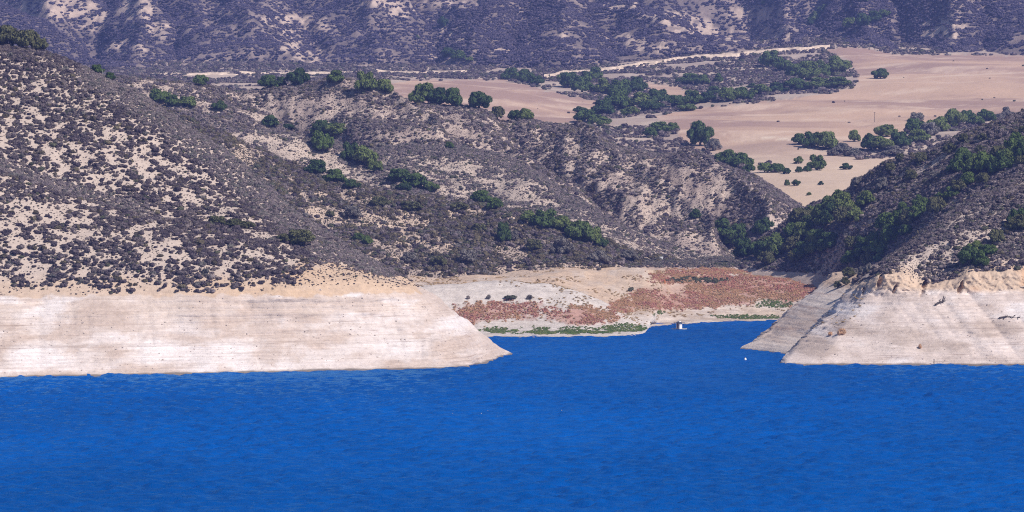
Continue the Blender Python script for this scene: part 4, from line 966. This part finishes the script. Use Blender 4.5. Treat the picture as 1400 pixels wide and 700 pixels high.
emit_stuff('sage_scrub', 'scrub', SCRUB, 'grey and purple sage scrub covering the lakeside hills', 'scrub')
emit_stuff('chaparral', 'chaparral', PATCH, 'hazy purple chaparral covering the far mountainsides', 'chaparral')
emit_stuff('red_thicket', 'thicket', THICK, 'rust red dry thicket on the flat at the head of the inlet', 'thicket')
emit_stuff('green_reeds', 'reeds', REED, 'bright green reeds along the low shore of the inlet', 'reeds')
emit_stuff('dry_grass', 'straw', STRAW, 'straw coloured dry grass tufts on the pale banks', 'grass')
emit_stuff('bank_stones', 'stones', STONE, 'scattered small stones on the pale drawn-down banks', 'stones')

# ------------------------------------------------------------------ trees
TR = np.random.default_rng(77)
def tree(px, py, w, h, kind, label, group, name='oak_tree', cat='tree', md=9e9):
    p = hit_low(px, py, 14, md)
    if p is None: return None
    s = p.y / F; hw = w * s * 0.5; hh = h * s
    crown, trunk = OAK[kind][int(TR.integers(0, len(OAK[kind])))]
    o = bpy.data.objects.new(name, None); COL.objects.link(o); o.empty_display_size = 0.5
    o.location = (p.x, p.y + hw * 0.4, p.z); 
    g = drop(p.x, p.y + hw * 0.4)
    if g is not None and abs(g.z - p.z) < hh: o.location.z = g.z if g.z > p.z else p.z * 0.5 + g.z * 0.5
    o.location.z -= 0.04 * hh
    o.rotation_euler = (0, 0, TR.random() * 6.283); o.scale = (hw, hw, hh / 1.08)
    tag(o, label, cat, group)
    link('crown', crown, o); link('trunk', trunk, o)
    return o
def trees(items, kind, label, group, **kw):
    for it in items:
        tree(it[0], it[1], it[2], it[3], it[4] if len(it) > 4 else kind, label, group, **kw)

trees([(577, 137, 46, 27), (600, 137, 34, 26), (618, 139, 30, 26)], 'oak', 'large dark oak of the dense clump before the pale field edge', 'oaks of the dense ridge clump', md=2200)
trees([(655, 148, 38, 23)], 'oak', 'broad dark oak with a paler bush against it on the ridge', None, md=2200)
trees([(680, 152, 22, 19)], 'olive', 'paler olive bushy tree against a broad dark oak on the ridge', None, md=2200)
trees([(704, 156, 20, 15), (718, 158, 26, 15)], 'oak', 'small dark oak of the pair low on the ridge crest beside the field', 'pair of small ridge oaks', md=2200)
trees([(273, 118, 25, 16)], 'oak', 'lone round oak below the road on the ridge crest', None, md=2200)
trees([(366, 119, 32, 19), (384, 118, 20, 14), (405, 117, 36, 24)], 'oak', 'oak standing in the row along the high ridge crest', 'oaks in the row on the high ridge crest', md=2200)
trees([(458, 118, 31, 17)], 'oak', 'dark compact oak alone at the end of the ridge row', None, md=2200)
trees([(500, 128, 32, 25), (524, 130, 30, 18)], 'oak', 'hazy blue green tree just behind the ridge crest', 'hazy trees behind the ridge crest', md=2200)
trees([(8, 60, 52, 30), (35, 66, 40, 27), (54, 68, 24, 18)], 'olive', 'dull green bushy oak on the top of the steep lakeside hill', 'oaks on top of the steep lakeside hill', md=1400)
trees([(133, 98, 22, 12), (149, 105, 20, 11)], 'oak', 'low green bush on the shoulder of the steep lakeside hill', 'bushes on the shoulder of the steep hill', md=1400, name='bush', cat='bush')
trees([(218, 143, 34, 18, 'green'), (236, 146, 26, 15, 'green')], 'green', 'bright green bush just behind the slope of the steep lakeside hill', 'bright green bushes behind the hill slope', name='bush', cat='bush')
trees([(256, 148, 32, 14), (299, 153, 22, 14)], 'oak', 'dark green bush just behind the slope of the steep lakeside hill', 'dark bushes behind the hill slope', name='bush', cat='bush')
trees([(369, 175, 26, 16), (393, 178, 22, 8), (440, 188, 34, 20), (462, 190, 36, 17), (432, 186, 20, 14)], 'oak', 'dark tree in the upper gully line of the brushy bench', 'trees in the upper gully line')
trees([(440, 211, 36, 28)], 'green', 'tall rounded green tree standing alone among the gully trees', None)
trees([(480, 222, 30, 24), (498, 230, 40, 28), (514, 236, 24, 16)], 'oak', 'green tree in the middle of the gully on the brushy bench', 'trees in the middle gully')
trees([(430, 240, 40, 20), (458, 252, 40, 18), (480, 259, 28, 13), (545, 251, 36, 18), (567, 258, 40, 19), (590, 264, 26, 14), (552, 262, 24, 10)], 'oak', 'low spreading oak along the diagonal line across the brushy bench', 'oaks along the diagonal line of the bench')
trees([(614, 204, 16, 9)], 'green', 'small bright green bush alone on the rounded spur', None, name='bush', cat='bush')
trees([(658, 280, 34, 19), (676, 288, 26, 16)], 'green', 'fresh green bush above the bare bench slope', 'fresh green bushes on the bench', name='bush', cat='bush')
trees([(724, 308, 30, 18), (745, 314, 40, 24), (768, 320, 34, 22), (793, 334, 48, 30), (812, 337, 30, 24), (822, 340, 20, 14)], 'oak', 'dark dense oak on the edge of the bench above the shore flat', 'dense oaks on the bench edge')
trees([(688, 333, 24, 26)], 'oak', 'single dark green tree low on the bare bench slope', None)
trees([(410, 338, 46, 22), (388, 332, 22, 12)], 'olive', 'olive green bush on the shoulder of the steep lakeside hill above the tan bank', 'olive bushes on the hill shoulder', md=1400, name='bush', cat='bush')
trees([(296, 309, 30, 13), (320, 312, 36, 13), (340, 313, 22, 10)], 'olive', 'low olive green bush in the fold of the steep lakeside hill', 'olive bushes in the hill fold', md=1400, name='bush', cat='bush')
trees([(490, 331, 22, 11), (502, 336, 18, 12)], 'green', 'bright green bush at the edge of the steep hill by the bench', 'bright bushes at the hill edge', name='bush', cat='bush')
trees([(452, 298, 14, 8, 'olive'), (560, 360, 30, 14, 'grey'), (600, 365, 26, 14, 'olive'), (640, 362, 30, 18, 'grey'), (480, 300, 30, 16, 'grey'), (520, 285, 34, 14, 'olive'), (560, 290, 40, 12, 'olive'), (625, 290, 30, 12, 'olive'), (700, 330, 20, 14, 'grey'), (655, 318, 24, 12, 'olive'), (770, 350, 36, 22, 'grey'), (820, 362, 40, 18, 'grey'), (730, 345, 28, 16, 'olive'), (860, 358, 36, 14, 'grey')], 'olive', 'dull grey green brush clump on the bench above the shore flat', 'brush clumps on the bench', name='bush', cat='bush')
trees([(950, 300, 19, 13)], 'oak', 'small solitary dark oak on the pale brushy slope above the cove grove', None)
trees([(985, 329, 48, 28), (1012, 333, 34, 24), (1000, 340, 40, 18), (1043, 324, 30, 22)], 'oak', 'dark round oak at the mouth of the grove by the inlet head', 'oaks at the mouth of the grove')
# valley
trees([(697, 109, 30, 15), (713, 113, 36, 18), (734, 117, 26, 14)], 'oak', 'dark tree bordering the upper edge of the smaller pale field', 'trees at the edge of the smaller field')
trees([(780, 120, 34, 20), (796, 126, 34, 22), (813, 109, 28, 17), (800, 112, 20, 14), (826, 128, 32, 20), (848, 130, 36, 20), (868, 128, 34, 22), (770, 112, 20, 12)], 'oak', 'dark oak of the belt between the two fields below the dirt road', 'oaks of the belt between the fields')
trees([(845, 150, 44, 26), (826, 158, 40, 20), (804, 168, 40, 18), (820, 172, 34, 12), (875, 147, 40, 20), (900, 143, 36, 20), (888, 152, 40, 14), (925, 146, 34, 16), (948, 143, 34, 18), (968, 140, 30, 14), (862, 158, 30, 12), (795, 156, 22, 10), (940, 152, 30, 10)], 'oak', 'bushy tree in the low strip running along the foot of the golden field', 'trees of the strip below the golden field')
trees([(945, 115, 32, 14), (962, 116, 24, 13), (982, 113, 16, 12), (928, 113, 12, 5)], 'oak', 'small dark tree on the brushy rise just below the dirt road', 'small trees below the dirt road')
trees([(995, 139, 34, 20), (1015, 137, 36, 18), (1040, 130, 34, 14), (1062, 127, 40, 14), (1090, 124, 44, 16), (1120, 122, 40, 15), (1148, 120, 40, 14), (1028, 120, 18, 6), (978, 130, 26, 12)], 'oak', 'tree in the hedge line along the upper edge of the golden field', 'trees in the hedge line of the golden field')
trees([(1055, 92, 34, 24), (1072, 98, 28, 18), (1088, 106, 30, 18), (1108, 110, 34, 26), (1126, 106, 26, 18), (1098, 98, 20, 14), (1120, 92, 16, 10)], 'oak', 'dark oak in the grove beside the end of the dirt road', 'oaks of the grove beside the dirt road')
trees([(1145, 103, 37, 25)], 'oak', 'large round oak by itself beside the grove at the field corner', None)
trees([(1204, 108, 26, 14)], 'oak', 'lone wide oak standing in the open upper golden field', None)
trees([(888, 188, 22, 14), (905, 182, 40, 14), (920, 178, 20, 10)], 'oak', 'low tree at the tip of the golden field above the ridge', 'low trees at the field tip')
trees([(958, 200, 38, 33)], 'oak', 'tall rounded oak beside the thin pole at the field edge', None)
trees([(975, 206, 26, 16, 'grey')], 'grey', 'grey leafless looking tree beside the tall rounded oak', None)
trees([(993, 224, 34, 18), (1010, 232, 40, 22), (1024, 238, 20, 14)], 'oak', 'dark oak on the crest where the ridge drops toward the lower meadow', 'oaks where the ridge drops')
trees([(1046, 236, 26, 14), (1062, 236, 26, 12), (1075, 238, 14, 8)], 'oak', 'low dark bush on the level edge of the lower meadow', 'bushes on the meadow edge', name='bush', cat='bush')
trees([(1092, 198, 22, 15), (1112, 202, 30, 20), (1130, 205, 34, 24)], 'oak', 'dark tree in the clump pointing into the golden field', 'trees of the clump in the golden field')
trees([(1152, 212, 30, 16, 'grey'), (1165, 214, 28, 12, 'grey'), (1140, 213, 18, 10)], 'grey', 'greyish brush beside the clump in the golden field', 'grey brush beside the clump', name='bush', cat='bush')
trees([(1168, 194, 19, 16)], 'oak', 'small round oak alone in the lower golden field', None)
trees([(1213, 187, 36, 17)], 'oak', 'wide flat topped oak with its shadow in the golden field', None)
trees([(1190, 206, 26, 22), (1208, 208, 34, 20), (1232, 202, 36, 20), (1258, 196, 36, 18), (1222, 214, 34, 14, 'grey'), (1250, 183, 32, 22), (1272, 186, 30, 18, 'grey'), (1285, 180, 34, 20), (1308, 174, 36, 24), (1322, 170, 26, 20), (1335, 172, 24, 14), (1350, 166, 26, 16)], 'oak', 'oak in the long wood along the foot of the golden field', 'oaks of the long wood')
trees([(1254, 166, 22, 12), (1376, 160, 16, 14)], 'grey', 'bare greyish tree rising above the long wood', 'bare greyish trees of the long wood')
trees([(1092, 224, 14, 10), (1118, 233, 28, 20), (1104, 235, 14, 8), (1092, 236, 12, 8)], 'oak', 'small dark oak grouped in the middle of the lower meadow', 'oaks grouped in the lower meadow')
trees([(1157, 232, 19, 9)], 'oak', 'flat little oak apart from the others in the lower meadow', None)
trees([(1076, 254, 10, 8), (1089, 254, 13, 8), (1122, 253, 9, 5), (1106, 267, 8, 4)], 'oak', 'tiny dark bush at the bottom of the lower meadow', 'tiny bushes at the bottom of the meadow', name='bush', cat='bush')
# mountains
trees([(613, 80, 22, 13), (628, 86, 26, 13), (642, 88, 14, 7)], 'oak', 'dark green tree patch in the crease of the far mountain above the road', 'trees in the far mountain crease')
trees([(606, 38, 16, 14), (570, 54, 8, 5)], 'oak', 'dark tree high in the crease of the far mountain', 'trees high in the far crease')
trees([(1162, 40, 22, 16), (1180, 38, 24, 18), (1196, 34, 22, 16), (1208, 24, 20, 10), (1116, 30, 22, 14), (1128, 18, 24, 12), (1108, 36, 12, 10), (1180, 4, 16, 8)], 'oak', 'dark tree in the hollows of the far mountain beyond the golden field', 'trees in the hollows of the far mountain')
trees([(1045, 8, 10, 6)], 'oak', 'tiny dark tree high on the far mountain', None)

# tree-filled gullies of the ridge on the right
def fill(poly, n, size, label, group, kinds, minsep=9, **kw):
    xs = [p[0] for p in poly]; ys = [p[1] for p in poly]; got = []; t = 0
    while len(got) < n and t < 4000:
        t += 1
        x = TR.uniform(min(xs), max(xs)); y = TR.uniform(min(ys), max(ys))
        if not inpoly(np.array([x]), np.array([y]), poly)[0]: continue
        if any(math.hypot((x - a), (y - b) * 1.6) < minsep for a, b in got): continue
        got.append((x, y))
    for x, y in sorted(got, key=lambda q: q[1]):
        w = TR.uniform(*size); k = kinds[int(TR.integers(0, len(kinds)))]
        adj = {'oak': 'dark green', 'olive': 'dull olive', 'green': 'bright green', 'grey': 'pale grey'}[k]
        tree(x, y, w, w * TR.uniform(0.62, 0.85), k, adj + ' ' + label, group, **kw)
fill([(1010, 352), (1040, 338), (1070, 322), (1110, 300), (1160, 288), (1200, 280), (1160, 318), (1140, 345), (1090, 366), (1040, 366)], 28, (24, 42), 'oak crowded in the grove at the foot of the brushy ridge', 'oaks crowded in the grove', ['oak', 'oak', 'oak', 'olive', 'green'], 12)
fill([(1155, 372), (1160, 345), (1180, 335), (1240, 300), (1300, 268), (1330, 262), (1280, 300), (1240, 335), (1200, 368)], 22, (22, 38), 'oak filling the gully behind the bare spur of the headland', 'oaks in the headland gully', ['oak', 'oak', 'green', 'olive'], 12)
fill([(1305, 235), (1340, 222), (1400, 205), (1440, 190), (1440, 212), (1380, 240), (1330, 262)], 18, (22, 40), 'oak high on the brushy ridge', 'oaks high on the brushy ridge', ['oak', 'olive', 'oak', 'green'], 12)
fill([(1312, 372), (1330, 352), (1360, 335), (1400, 305), (1440, 280), (1440, 300), (1385, 330), (1340, 370)], 18, (20, 36), 'oak in the short gully above the orange cliff', 'oaks above the orange cliff', ['oak', 'oak', 'olive'], 10)
fill([(1200, 225), (1290, 205), (1400, 170), (1440, 165), (1400, 200), (1280, 250), (1180, 275), (1130, 292)], 16, (14, 24), 'shrub standing out of the scrub on the brushy ridge', 'shrubs on the brushy ridge', ['olive', 'grey', 'olive'], 26, name='bush', cat='bush')
fill([(1140, 400), (1142, 384), (1175, 372), (1200, 372), (1185, 384)], 6, (12, 20), 'brush clinging to the top of the eroded bank', 'brush on the eroded bank', ['grey', 'olive'], 10, name='bush', cat='bush')

# small plants on the banks
def plant(px, py, w, h, mesh, label, group=None, name='shrub', cat='shrub'):
    p = hit(px, py)
    if p is None: return
    s = p.y / F; o = link(name, mesh); o.location = p; o.scale = (w * s * 0.5, w * s * 0.5, h * s); o.rotation_euler = (0, 0, TR.random() * 6)
    tag(o, label, cat, group)
plant(1152, 458, 13, 8, THICK[3], 'rusty dry bush on the pale bank of the headland')
plant(1135, 459, 9, 5, THICK[3], 'small dry brown bush beside the rusty bush on the bank')
plant(1258, 477, 6, 6, THICK[3], 'small brown upright bush low on the headland bank')
for x, w, m, l in ((668, 8, GREY[0], 'grey dead shrub on the white mound by the inlet'), (724, 9, GREY[1], 'grey rounded shrub next to the dry brush on the white mound'), (640, 7, SHRUB_L[0], 'pale dry shrub on the shoulder of the white mound'), (700, 24, SHRUB_G[1], 'olive dry brush patch on top of the white mound')):
    plant(x, 409, w, 6, m, l)
plant(862, 398, 10, 6, SHRUB_G[0], 'olive bush on the tan slope above the white mound')

# ------------------------------------------------------------------ dirt roads on the far slope
def road(line, half_up, name):
    n = 90; t = np.linspace(0, 1, n); lx = np.array([p[0] for p in line], float); ly = np.array([p[1] for p in line], float)
    xs = lx[0] + (lx[-1] - lx[0]) * t; ys = np.interp(xs, lx, ly) + (fbm(xs, xs * 0, 30, 3, 401) - 0.5) * 3
    V, Q = [], []; m = 5; prev = None
    k = 0
    for x, y in zip(xs, ys):
        p = hit(x, y, BVH_FAR)
        if p is None: continue
        if prev is not None and abs(p.y - prev) > 25: p.y = prev + (25 if p.y > prev else -25)
        prev = p.y
        g = lambda dy: drop(p.x, p.y + dy, 600, BVH_FAR).z
        w = half_up * (0.6 + 0.8 * float(fbm(np.array([x]), np.array([3.0]), 14, 3, 402)[0]))
        for dy, z in ((-6.5, g(-6.5) - 0.5), (-5, p.z + 0.35), (0, p.z + 0.45), (1.6, p.z + 0.55 + w), (4.5, max(g(4.5) - 0.3, p.z + w * 0.7))):
            V.append((p.x, p.y + dy, z))
        k += 1
    for i in range(k - 1):
        for j in range(m - 1): Q.append((i * m + j, (i + 1) * m + j, (i + 1) * m + j + 1, i * m + j + 1))
    me = mesh_np(name, V, [np.array(Q)], M['road'], True)
    tag(link(name, me), kind='structure')
road([(744, 107), (770, 102), (800, 99), (840, 97), (880, 89), (920, 84), (960, 80), (1000, 77), (1040, 73), (1085, 70), (1135, 66)], 2.6, 'dirt_road')
road([(205, 102), (230, 101), (330, 102), (420, 100), (520, 100), (600, 99), (648, 97)], 0.8, 'dirt_track')

# ------------------------------------------------------------------ floating hut, buoy, small things
def box(x0, x1, y0, y1, z0, z1):
    v = [(x0, y0, z0), (x1, y0, z0), (x1, y1, z0), (x0, y1, z0), (x0, y0, z1), (x1, y0, z1), (x1, y1, z1), (x0, y1, z1)]
    f = [(0, 3, 2, 1), (4, 5, 6, 7), (0, 1, 5, 4), (1, 2, 6, 5), (2, 3, 7, 6), (3, 0, 4, 7)]
    return v, f
def part(name, solids, mat, parent, smooth=False):
    V, Q = [], []
    for v, q in solids:
        Q += [tuple(i + len(V) for i in f) for f in q]; V += v
    return link(name, mesh_np(name, V, [np.array(Q)], mat, smooth), parent)
D = shoreD(451)
hut = bpy.data.objects.new('floating_hut', None); COL.objects.link(hut)
hut.location = ((928.5 - 700) / F * D, D, 0); hut.rotation_euler = (0, 0, math.radians(-45))
tag(hut, 'small white floating hut with a dark flat roof moored in the inlet', 'floating hut')
dk = part('deck', [box(-1.9, 1.9, -1.9, 1.9, 0.28, 0.46)], M['deck'], hut)
part('rim', [box(-1.96, 1.96, -1.98, -1.9, 0.2, 0.52), box(-1.96, 1.96, 1.9, 1.98, 0.2, 0.52), box(-1.98, -1.9, -1.9, 1.9, 0.2, 0.52), box(1.9, 1.98, -1.9, 1.9, 0.2, 0.52)], M['deck'], dk)
for sx in (-1.25, 1.25): part('pontoon', [box(sx - 0.5, sx + 0.5, -1.8, 1.8, -0.3, 0.28)], M['float'], hut)
part('wall', [box(-0.75, 0.75, -0.75, -0.69, 0.46, 2.55), box(-0.75, 0.75, 0.69, 0.75, 0.46, 2.55), box(-0.75, -0.69, -0.69, 0.69, 0.46, 2.55), box(0.69, 0.75, -0.69, 0.69, 0.46, 2.55)], M['wall'], hut)
dr = part('door', [box(-0.42, 0.42, -0.79, -0.75, 0.5, 2.35)], M['hutdoor'], hut)
part('handle', [box(0.28, 0.34, -0.83, -0.79, 1.3, 1.5)], M['float'], dr)
for (sx, sy) in ((-1.25, -1.25), (1.25, -1.25), (1.25, 1.25), (-1.25, 1.25)):
    part('post', [box(sx - 0.04, sx + 0.04, sy - 0.04, sy + 0.04, 0.46, 2.62)], M['float'], hut)
rf = part('roof', [box(-1.42, 1.42, -1.42, 1.42, 2.62, 2.78)], M['hutroof'], hut)
part('vent', [box(-0.5, 0.5, -0.4, 0.4, 2.78, 3.15)], M['white'], rf)
part('vent_pipe', [tube([(0.2, 0.1, 3.15), (0.2, 0.1, 3.75)], [0.07, 0.07], 8)], M['deck'], rf)

def lathe(prof, sides=12):
    V, Q = [], []
    for r, z in prof:
        for s in range(sides): V.append((r * math.cos(6.2832 * s / sides), r * math.sin(6.2832 * s / sides), z))
    for i in range(len(prof) - 1):
        for s in range(sides): Q.append((i * sides + s, i * sides + (s + 1) % sides, (i + 1) * sides + (s + 1) % sides, (i + 1) * sides + s))
    return V, Q
def on_water(px, py): D = shoreD(py); return ((px - 700) / F * D, D, 0)
by = bpy.data.objects.new('buoy', None); COL.objects.link(by); by.location = on_water(1019, 493)
tag(by, 'white mooring buoy floating off the tip of the headland', 'buoy')
part('body', [lathe([(0.01, -0.4), (0.30, -0.3), (0.33, 0.0), (0.33, 0.5), (0.22, 0.72), (0.14, 0.78)])], M['white'], by, True)
part('cap', [lathe([(0.14, 0.78), (0.12, 0.95), (0.01, 1.0)])], M['hutdoor'], by, True)
fl = None
for x, y in ((619, 566), (654, 568), (658, 566), (667, 562), (680, 570), (714, 559), (740, 561), (753, 560.5), (768, 561.5)):
    if fl is None: fl = mesh_np('float', *(lambda t: (t[0], [np.array(t[1])]))(lathe([(0.01, -0.1), (0.06, -0.05), (0.09, 0.06), (0.06, 0.15), (0.03, 0.2), (0.01, 0.21)], 10)), M['deck'], True)
    o = link('net_float', fl); o.location = on_water(x, y)
    tag(o, 'tiny pale float bobbing in the loose string on the open water', 'float', 'tiny floats on the open water')

def small_pole(px, py, hpx, mat, label, arm, r=0.16, name='utility_pole', cat='pole', md=9e9):
    p = hit_low(px, py, 14, md); s = p.y / F; h = hpx * s
    o = bpy.data.objects.new(name, None); COL.objects.link(o); o.location = p; tag(o, label, cat)
    part('shaft', [tube([(0, 0, -0.4), (0, 0, h * 0.5), (0, 0, h)], [r, r * 0.9, r * 0.75], 8)], mat, o, True)
    if arm: part('crossarm', [box(-arm, arm, -0.07, 0.07, h * 0.9, h * 0.9 + 0.14)], mat, o)
    else: part('cap', [box(-r * 1.3, r * 1.3, -r * 1.3, r * 1.3, h, h + r)], mat, o)
small_pole(1195.5, 167, 14, M['pole'], 'thin wooden utility pole standing alone in the golden field', 1.0)
small_pole(944, 176, 8, M['pole'], 'thin dark pole beside the tall rounded oak at the field edge', 0.8)
small_pole(140.5, 99, 9, M['deck'], 'thin pale pole on the shoulder of the steep lakeside hill', 0, 0.09, 'marker_pole', 'pole', 1400)
small_pole(1277, 499, 7, M['deadwood'], 'short dark post at the waterline of the headland', 0, 0.13, 'mooring_post', 'post')
small_pole(909, 388, 5, M['orange'], 'short orange marker post on the tan slope', 0, 0.18, 'marker_post', 'post')
p = hit(904, 358); o = bpy.data.objects.new('notice_board', None); COL.objects.link(o); o.location = p
tag(o, 'small blank white notice board in the brush above the shore flat', 'sign')
part('board', [box(-0.7, 0.7, -0.04, 0.04, 0.9, 2.1)], M['white'], o)
for sx in (-0.5, 0.5): part('post', [box(sx - 0.05, sx + 0.05, 0.04, 0.12, -0.4, 2.0)], M['pole'], o)

# dead trees stranded on the headland bank
def dead_tree(px, py, axis, length, ups, label, seed):
    rng = random.Random(seed); p = hit(px, py)
    o = bpy.data.objects.new('dead_tree', None); COL.objects.link(o); o.location = p; tag(o, label, 'dead tree')
    ax = Vector(axis).normalized(); pts = [ax * (length * t) + Vector((0, 0, 0.25 + 0.25 * math.sin(t * 5))) for t in (0, 0.25, 0.5, 0.75, 1)]
    part('trunk', [tube([tuple(q) for q in pts], [0.34, 0.3, 0.24, 0.17, 0.08], 7)], M['deadwood'], o, True)
    for i in range(ups):
        t = 0.2 + 0.75 * i / ups; b = ax * (length * t) + Vector((0, 0, 0.3))
        d = Vector((rng.uniform(-0.8, 0.8), rng.uniform(-0.9, 0.1), rng.uniform(-0.6, 1.0))).normalized(); L = rng.uniform(0.9, 1.9)
        mid = b + d * L * 0.5 + Vector((rng.uniform(-.2, .2), 0, rng.uniform(-.1, .3)))
        tb = [tube([tuple(b), tuple(mid), tuple(b + d * L)], [0.17, 0.11, 0.04], 6)]
        for k in range(2):
            e = mid + Vector((rng.uniform(-.7, .7), rng.uniform(-.4, .3), rng.uniform(-.3, .6)))
            tb.append(tube([tuple(mid), tuple((mid + e) / 2 + Vector((0, 0, .06))), tuple(e)], [0.10, 0.07, 0.02], 5))
        part('branch', tb, M['deadwood'], o, True)
dead_tree(1279, 418, (0.8, 0.35, 0.35), 3.8, 7, 'black forked dead tree stranded on the bank below the cliff', 3)
dead_tree(1366, 436, (1, 0.05, 0.03), 7.0, 9, 'long fallen dead tree with dangling branches on the pale bank', 9)

# ------------------------------------------------------------------ air
hz = box(-2700, 2700, -120, 5700, -10.5, 520)
o = part('haze', [hz], None, None); o['kind'] = 'stuff'
tag(o, 'thin blue haze over the valley and the mountains', 'haze')
m = bpy.data.materials.new('haze_air'); m.use_nodes = True; nt = m.node_tree; nt.nodes.clear()
ou = nt.nodes.new('ShaderNodeOutputMaterial'); vo = nt.nodes.new('ShaderNodeVolumePrincipled')
vo.inputs['Color'].default_value = (0.32, 0.42, 1.0, 1); vo.inputs['Density'].default_value = 0.000060; vo.inputs['Anisotropy'].default_value = 0.0
nt.links.new(vo.outputs[0], ou.inputs['Volume'])
o.data.materials.append(m)
